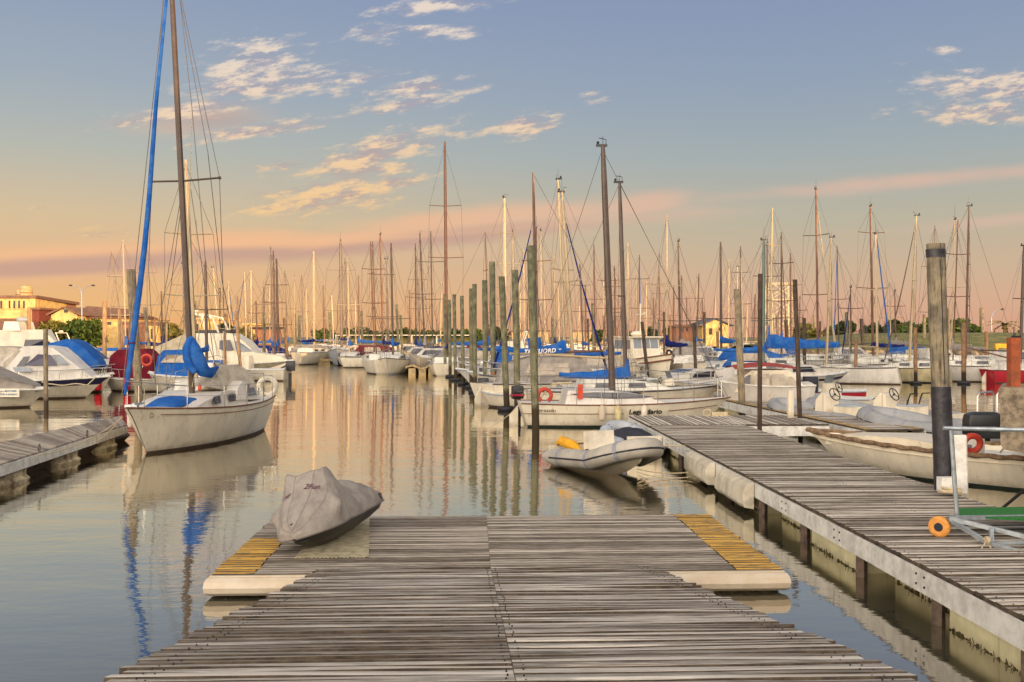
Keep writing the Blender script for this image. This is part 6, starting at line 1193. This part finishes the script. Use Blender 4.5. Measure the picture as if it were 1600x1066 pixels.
r_ = MB(); r_.loft([[(X(-70,149.5),145,4.0),(X(40,149.5),145,4.0),(X(40,149.5),149.8,5.6),(X(-70,149.5),149.8,5.6)],[(X(-70,149.5),145,3.7),(X(40,149.5),145,3.7),(X(40,149.5),149.8,5.3),(X(-70,149.5),149.8,5.3)]]); pr_r = r_.build('porch_roof', M_rf, None, smooth=False); pr_r.parent = b1; pr_r.matrix_parent_inverse = Matrix.Translation(b1.location).inverted()
# long brick hall, its side wall turned to the evening sun
hall = empty('brick_hall', 'long orange brick hall running back behind the yellow building', 'building', (X(56,152), 152, 1.0))
mb = MB(); a0 = Vector((0,0,0)); a1_ = Vector((X(119,182)-X(56,152), 30, 0)); nrm = Vector((a1_.y, -a1_.x, 0)).normalized()
hz = Z(467,152)-1.0
mb.loft([[Vector((p.x,p.y,z)) for p in (a0, a1_, a1_-Vector((14,0,0)), a0-Vector((14,0,0)))] for z in (0,hz)]); mb.build('wall', M_br, hall, smooth=False)
mb = MB(); mb.loft([[Vector((p.x,p.y,z)) for p in (a0+Vector((.5,-.5,0)), a1_+Vector((.6,0,0)), a1_-Vector((14,0,0)), a0-Vector((14,.5,0)))] for z in (hz+.01,hz+.5)]); mb.build('roof', M_rf, hall, smooth=False)
for i in range(7):
    t = (i+.6)/7.3; p = a0.lerp(a1_, t); dd = (a1_-a0).normalized()*1.1; mb = MB(); c_ = [p-dd, p+dd]; n2 = nrm*.06
    mb.loft([[q_+n2*s for q_ in c_ for s in ((1,-1) if q_ is c_[0] else (-1,1))] for q_ in (0,)]*0+[[c_[0]+n2+Vector((0,0,z)), c_[1]+n2+Vector((0,0,z)), c_[1]-n2+Vector((0,0,z)), c_[0]-n2+Vector((0,0,z))] for z in (hz-2.4,hz-1.3)]); mb.build('window', M_dark, hall, smooth=False)
block('red_shed', 'small red walled shed between the yellow building and the bushes', 'building', 50, 61, 484, 147, 6, M_redw, M_rf)
block('gabled_house', 'yellow gabled house front with a small square window behind the bushes', 'house', 80, 121, 492, 135, 26, M_yw, M_rf, gable=1.0, win=[(100.5,105.5,484,489)], rf_over=.5)
lsh, lw_, lh_ = block('long_shed', 'long low house with a wide brown roof right of the gable', 'house', 118, 196, 498, 138, 12, M_yw, M_rf, win=[(150,156,503,508),(168,174,503,508)])
mb = MB(); mb.add([(-.5,-.6,lh_+.31),(lw_+.8,-.6,lh_+.31),(lw_-1.6,5,lh_+1.5),(-.5,5,lh_+1.9),(lw_+.8,10,lh_+.31),(-.5,10,lh_+.31)], [(0,1,2,3),(3,2,4,5),(1,4,2),(0,3,5)]); mb.build('ridge_roof', M_rf, lsh, smooth=False)
block('boat_shed', 'low orange boat shed with a sloping dark roof behind the blue furled sail', 'shed', 190, 232, 506, 132, 8, M_br, M_rf, win=[(196,200,512,530),(204,208,512,530)])
block('store_shed', 'yellow sheds with tall slats right of the orange boat shed', 'shed', 232, 246, 508, 128, 6, M_yw, M_rf, win=[(236,238,514,530)])
block('harbour_kiosk', 'bright yellow kiosk seen behind the motor yacht radar arch', 'building', 298, 348, 500, 140, 8, M_yw, M_yw, win=[(306,310,506,516)])
block('low_pavilion', 'flat roofed yellow pavilion right of the motor yacht', 'building', 382, 398, 508, 142, 6, M_yw, M_yw)
block('lit_annex', 'pink walled annex right of the flat roofed pavilion', 'building', 398, 424, 514, 142, 6, M_br, M_dark)
block('club_house', 'lit yellow house with a grey gabled roof right of the centre', 'house', 1098, 1139, 509, 175, 12, M_yw, M_slate, zb=1.1, gable=1.25, win=[(1108,1113,513,523),(1123,1126,512,517)], rf_over=.8)
block('club_annex', 'low tan building left of the lit yellow house', 'building', 1056, 1084, 511, 180, 8, M_br, M_rf, win=[(1064,1067,512,518),(1072,1075,512,518)])
for px_, hp in ((508,0),(529,1),(550,2),(571,3),(592,4),(613,5),(634,6),(655,7),(676,8),(697,9),(718,10)):
    d = 228; r = empty('shelter', f'{["leftmost","second","third","fourth","fifth","sixth","seventh","eighth","ninth","tenth","eleventh"][hp]} of the white framed shelters on the far bank, counted from the left', 'shelter', (X(px_,d), d+14, 1.1), 0, 'white framed shelters on the far bank')
    mb = MB()
    for a in (0,2.9):
        for b in (0,2.5): mb.bx(a-.07,a+.07,b-.07,b+.07,0,2.0)
    mb.build('frame', M_white, r, smooth=False); mb = MB(); mb.bx(-.15,3.05,-.15,2.65,2.002,2.16); mb.build('roof', M_white, r, smooth=False)
    mb = MB(); mb.bx(.25,2.7,2.52,2.6,.2,1.6); mb.build('screen', M_grass, r, smooth=False)
block('far_terrace', 'low tan building with a brown roof on the horizon behind the tallest dark mast', 'building', 895, 960, 518, 250, 10, M_tank, M_rf, zb=1.1)
block('far_office', 'low beige block far off behind the lettered sail cover', 'building', 800, 858, 518, 250, 10, M_tank, M_rf, zb=1.1)
# lattice tower
tw = empty('lattice_tower', 'sunlit pale steel lattice tower with cross bracing on the right', 'tower', (X(1219,150), 150, 1.1))
wt = (X(1236,150)-X(1201,150))/2; ht_ = Z(443,150)-1.1; cz = [(sx*wt, sy*wt) for sx, sy in ((-1,-1),(1,-1),(1,1),(-1,1))]
for x_, y_ in cz: mb = MB(); mb.bx(x_-.11,x_+.11,y_-.11,y_+.11,0,ht_); mb.build('leg', M_lat, tw, smooth=False)
nl = 4; mb = MB(); mh = MB()
for l in range(nl+1):
    z = ht_*l/nl
    for (xa, ya), (xb, yb2) in zip(cz, cz[1:]+cz[:1]):
        mh.tube([(xa,ya,max(.1,z-.05)),(xb,yb2,max(.1,z-.05))], .06, 5)
        if l < nl: z2 = ht_*(l+1)/nl; mb.tube([(xa,ya,z),(xb,yb2,z2)], .05, 5); mb.tube([(xb,yb2,z),(xa,ya,z2)], .05, 5)
mb.build('cross_bracing', M_lat, tw); mh.build('platform_frame', M_lat, tw)
mb = MB()
for s in (-.25,.25): mb.tube([(-wt-.55+s,-wt,0),(-wt-.55+s,-wt,ht_+1.3)], .05, 5)
for k in range(34): mb.tube([(-wt-.8,-wt,.3+k*.36),(-wt-.3,-wt,.3+k*.36)], .03, 4)
mb.build('ladder', M_lat, tw)
# street lamps
def lamp(label, px, pt, d, arms):
    r = empty('street_lamp', label, 'street lamp', (X(px,d), d, 1.1)); h = Z(pt,d)-1.1; mb = MB(); mb.tube([(0,0,0),(0,0,h*.6),(0,0,h)], [.12,.09,.07], 8); mb.build('pole', M_galv, r)
    for s in arms:
        mb = MB(); mb.tube([(0,0,h-.02),(s*.25,0,h+.7),(s*.7,0,h+1.0),(s*1.25,0,h+1.15)], .05, 6); a_ = mb.build('arm', M_galv, r); mb = MB(); mb.ball((s*1.45,0,h+1.15), .22, 8, 5, sc_=(1.3,.7,.5)); mb.build('lamp_head', M_dark, a_)
lamp('double armed street lamp rising behind the gabled house', 128, 460, 128, (-1,1)); lamp('thin single armed lamp post on the levee left of the palm', 1549, 497, 130, (1,))
# trees
def leafmat(nm, c, c2):
    return mat(nm, c, .8, c2=c2, vs=1.2, island=.9, spec=.1)
LG = leafmat('leaf_green', (86,100,44), (58,72,34)); LO = leafmat('leaf_olive', (128,116,52), (82,86,38)); LD = leafmat('leaf_dark', (58,70,36), (44,54,28)); M_bark = mat('bark', (92,72,54), .95, var=.3)
def tree(label, px, pt, pb, d, wpx, m=LG, n=700, name='tree', group='trees on the banks', zb=1.1, leaf=.32, seed=0):
    g = random.Random(seed*7+int(px)); r = empty(name, label, 'tree' if name == 'tree' else 'bush', (X(px,d), d, zb), 0, group); h = Z(pt,d)-zb; wd_ = wpx/F*d/2; mb = MB()
    mb.tube([(0,0,0),(.1,0,h*.3),(0,.1,h*.6)], [max(.1,h*.05),h*.035,h*.02], 7)
    for k in range(5): a = g.uniform(0,6.28); mb.tube([(.05,0,h*(.2+.07*k)),(math.cos(a)*wd_*.5,math.sin(a)*wd_*.5,h*(.5+.07*k))], [h*.025,h*.008], 5)
    mb.build('trunk', M_bark, r); mb = MB(); cl = []
    for k in range(11): a = g.uniform(0,6.28); q_ = g.uniform(.1,.75); cl.append((math.cos(a)*wd_*q_, math.sin(a)*wd_*q_, h*g.uniform(.30,.80)*(1-.25*q_), g.uniform(.28,.46)*min(wd_, h*.8)))
    for k in range(n):
        cx, cy, cz_, cr = g.choice(cl); v_ = Vector((g.gauss(0,1),g.gauss(0,1),g.gauss(0,1))).normalized()*cr*g.uniform(.55,1.08); c_ = Vector((cx,cy,cz_))+v_
        if c_.z > h: c_.z = h-g.random()*.3
        if c_.z < .1: c_.z = .1+g.random()*.3
        a, b = Vector((g.gauss(0,1),g.gauss(0,1),g.gauss(0,1))).normalized(), Vector((g.gauss(0,1),g.gauss(0,1),g.gauss(0,1))).normalized(); s_ = leaf*g.uniform(.6,1.3)
        mb.add([c_-a*s_, c_+b*s_*.6, c_+a*s_, c_-b*s_*.6], [(0,1,2,3)])
    mb.build('crown', m, r, smooth=False); return r
tree('low spreading green tree left of the street lamp, before the gable', 76, 497, 535, 126, 70, LO, 1800)
tree('taller dark green tree under the double armed lamp', 130, 485, 535, 124, 70, LG, 2200, seed=1)
tree('small golden bush beside the brick hall corner', 52, 512, 535, 122, 22, LO, 500, seed=2)
tree('olive tree behind the yellow sheds left of the beige canopy', 262, 501, 535, 130, 64, LO, 1400, seed=3)
tree('dark pointed tree behind the motor yacht flybridge', 354, 494, 535, 128, 38, LD, 1000, seed=4)
tree('olive bushes right of the dark pointed tree', 378, 506, 535, 126, 44, LO, 600, seed=5)
for i, (px_, w_) in enumerate(((500,26),(520,20),(556,34),(575,26),(598,30),(622,28),(645,24),(662,20),(684,24),(706,22),(748,30),(780,28),(728,20))):
    tree(f'{["first","second","third","fourth","fifth","sixth","seventh","eighth","ninth","tenth","twelfth","thirteenth","eleventh"][i]} small tree from the left in the row behind the shelters', px_, 511+3*math.sin(i*2.1), 530, 262, w_*1.4, LD if i % 2 else LG, 520, seed=10+i, leaf=.5)
for i, (px_, pt, w_, d, m_) in enumerate(((1262,503,40,135,LO),(1300,500,26,133,LO),(1322,502,24,130,LD),(1352,505,20,140,LD),(1385,502,48,132,LD),(1412,506,30,130,LG),(1440,498,60,122,LG),(1470,502,40,124,LD),(1498,500,56,122,LG),(1518,507,20,121,LD),(1254,514,16,132,LG))):
    tree(f'{["olive bush right of the tower foot","small olive bush at the tall golden mast","dark round bush behind the greenish levee pile","small dark bush left of the twin masts","wide dark bush right of the twin masts","low green bush at the crossing blue jib","large green bush left of the thick wrapped pile","dark bush directly behind the thick wrapped pile","large green bush right of the thick wrapped pile","small dark bush at the end of the levee bushes","tiny bush hugging the tower ladder"][i]}', px_, pt-2, 525, d, w_*1.5, m_, 1500, seed=30+i, zb=(2.4 if d < 134 else 1.1) if px_ > 1300 else 1.1)
for i, (px_, pt, w_) in enumerate(((1018,507,30),(1045,503,22),(990,509,24),(935,510,26),(1000,515,20))):
    tree(f'{["low tree","pointed tree","round tree","squat tree","tiny tree"][i]} far behind the trawler and the paired dark masts', px_, pt, 528, 190, w_, LG if i % 2 else LD, 450, seed=60+i, leaf=.4)
# palm
pm = empty('palm_tree', 'small golden palm on the levee near the right edge', 'palm tree', (X(1570,125), 125, 2.6)); mb = MB(); hp_ = Z(512,125)-2.6; hp_ += .4; mb.tube([(0,0,-.6),(.05,0,hp_*.5),(0,0,max(.6,hp_))], [.3,.25,.2], 8); mb.build('trunk', M_bark, pm)
for k in range(16):
    a = k*2.4; up = .5+.5*math.sin(k*1.7); mb = MB(); pts_ = [Vector((math.cos(a)*2.1*t, math.sin(a)*2.1*t, max(.6,hp_)+up*1.6*t-1.3*t*t)) for t in (0,.25,.5,.75,1)]
    for s_ in range(4):
        p, q_ = pts_[s_], pts_[s_+1]; sd_ = (q_-p).cross(Vector((0,0,1))).normalized()*(.28-.05*s_)
        mb.add([p, p.lerp(q_,.5)+sd_-Vector((0,0,.1)), q_, p.lerp(q_,.5)-sd_-Vector((0,0,.1))], [(0,1,2),(0,2,3)])
    mb.build('frond', LO, pm, smooth=False)
mb = MB(); mb.bx(0,2.4,0,.5,0,.42); mb.bx(.1,.3,.1,.3,-.5,0); mb.bx(2.1,2.3,.1,.3,-.5,0); o = mb.build('barrier', M_yell, None, smooth=False); o.location = (X(1552,97), 96.5, Z(544,96.5)); tag(o, 'yellow barrier on the rocks left of the rusty post', 'barrier')

# ---------------------------------------------------------------- small fittings on the nearest boats
mb = MB()
for x, y in ((-2.2,.55),(-2.2,-.55),(-1.55,.62),(-1.55,-.62)): mb.lathe([(.05,0),(.06,.05),(.045,.07),(.05,.12),(.02,.13)], (x, y, hu.zs(.3)+.18), 10)
mb.build('winch', M_steel, cs_)
for t, sg in ((.97,1),(.97,-1),(.06,1),(.06,-1)):
    mb = MB(); c = (hu.x(t)-.05, sg*hu.hb(t)*.7, hu.zs(t)+.05); mb.tube([(c[0]-.09,c[1],c[2]),(c[0]+.09,c[1],c[2])], .013, 5); mb.bx(c[0]-.03,c[0]+.03,c[1]-.02,c[1]+.02,c[2]-.06,c[2]); mb.build('cleat', M_steel, cs_, smooth=False)
mb = MB(); mb.box((hu.x(.93), 0, hu.zs(.93)+.10), (.5,.07,.05)); mb.box((hu.x(.97), 0, hu.zs(.97)+.05), (.12,.3,.06)); mb.build('anchor', M_galv, cs_, smooth=False)
mb = MB(); mb.tube([(0.1,.05,1.5),(-.1,.15,2.6),(-.05,.1,6.0)], .009, 4); mb.tube([(.12,-.05,1.5),(.02,-.12,4.0),(-.2,-.08,9.0)], .009, 4); mb.build('halyard', M_rope, mast)
for x_ in (.9, -.4):
    mb = MB(); y = hu.hb(hu.t(x_))+.10; mb.lathe([(.02,.92),(.08,.86),(.09,.78),(.09,.56),(.06,.50),(.02,.48)], (x_, -y, 0), 10); mb.tube([(x_,-y,.9),(x_,-y+.08,1.1)], .008, 4); mb.build('fender', M_fend, cs_)
# grab line and valves on the pale inflatable, cables and clutter on the walkway side
for k in (5, 9, 13, 17, 21):
    pass
mb = MB()
for sg in (1,-1):
    pts_ = [(x, sg*.60, .42+.03*math.cos(x*14)) for x in [-1.2+.1*i for i in range(17)]]; mb.tube(pts_, .009, 4)
mb.build('grab_line', M_rope, rb)
for x, y in ((-.9,.58),(.3,-.58)):
    mb = MB(); mb.lathe([(.035,.0),(.035,.015),(.02,.02)], (x, y, .445), 10); mb.build('valve', M_rubber, rb)
mb = MB(); mb.box((-1.3,0,.5), (.06,.8,.04)); mb.build('seat_board', M_wood, rb, smooth=False)
# nail heads on the pier boards
mb = MB(); ng = random.Random(9)
y = 6.0
while y < 25.5:
    for x in (QX0+.10, QX0+1.28, QX1-.10): mb.lathe([(.006,QZ+.009),(.006,QZ)], (x+ng.uniform(-.015,.015), y+ng.uniform(-.01,.01), 0), 5)
    y += .125
tag(mb.build('nail_heads', M_wire, pr, smooth=False), kind='stuff')
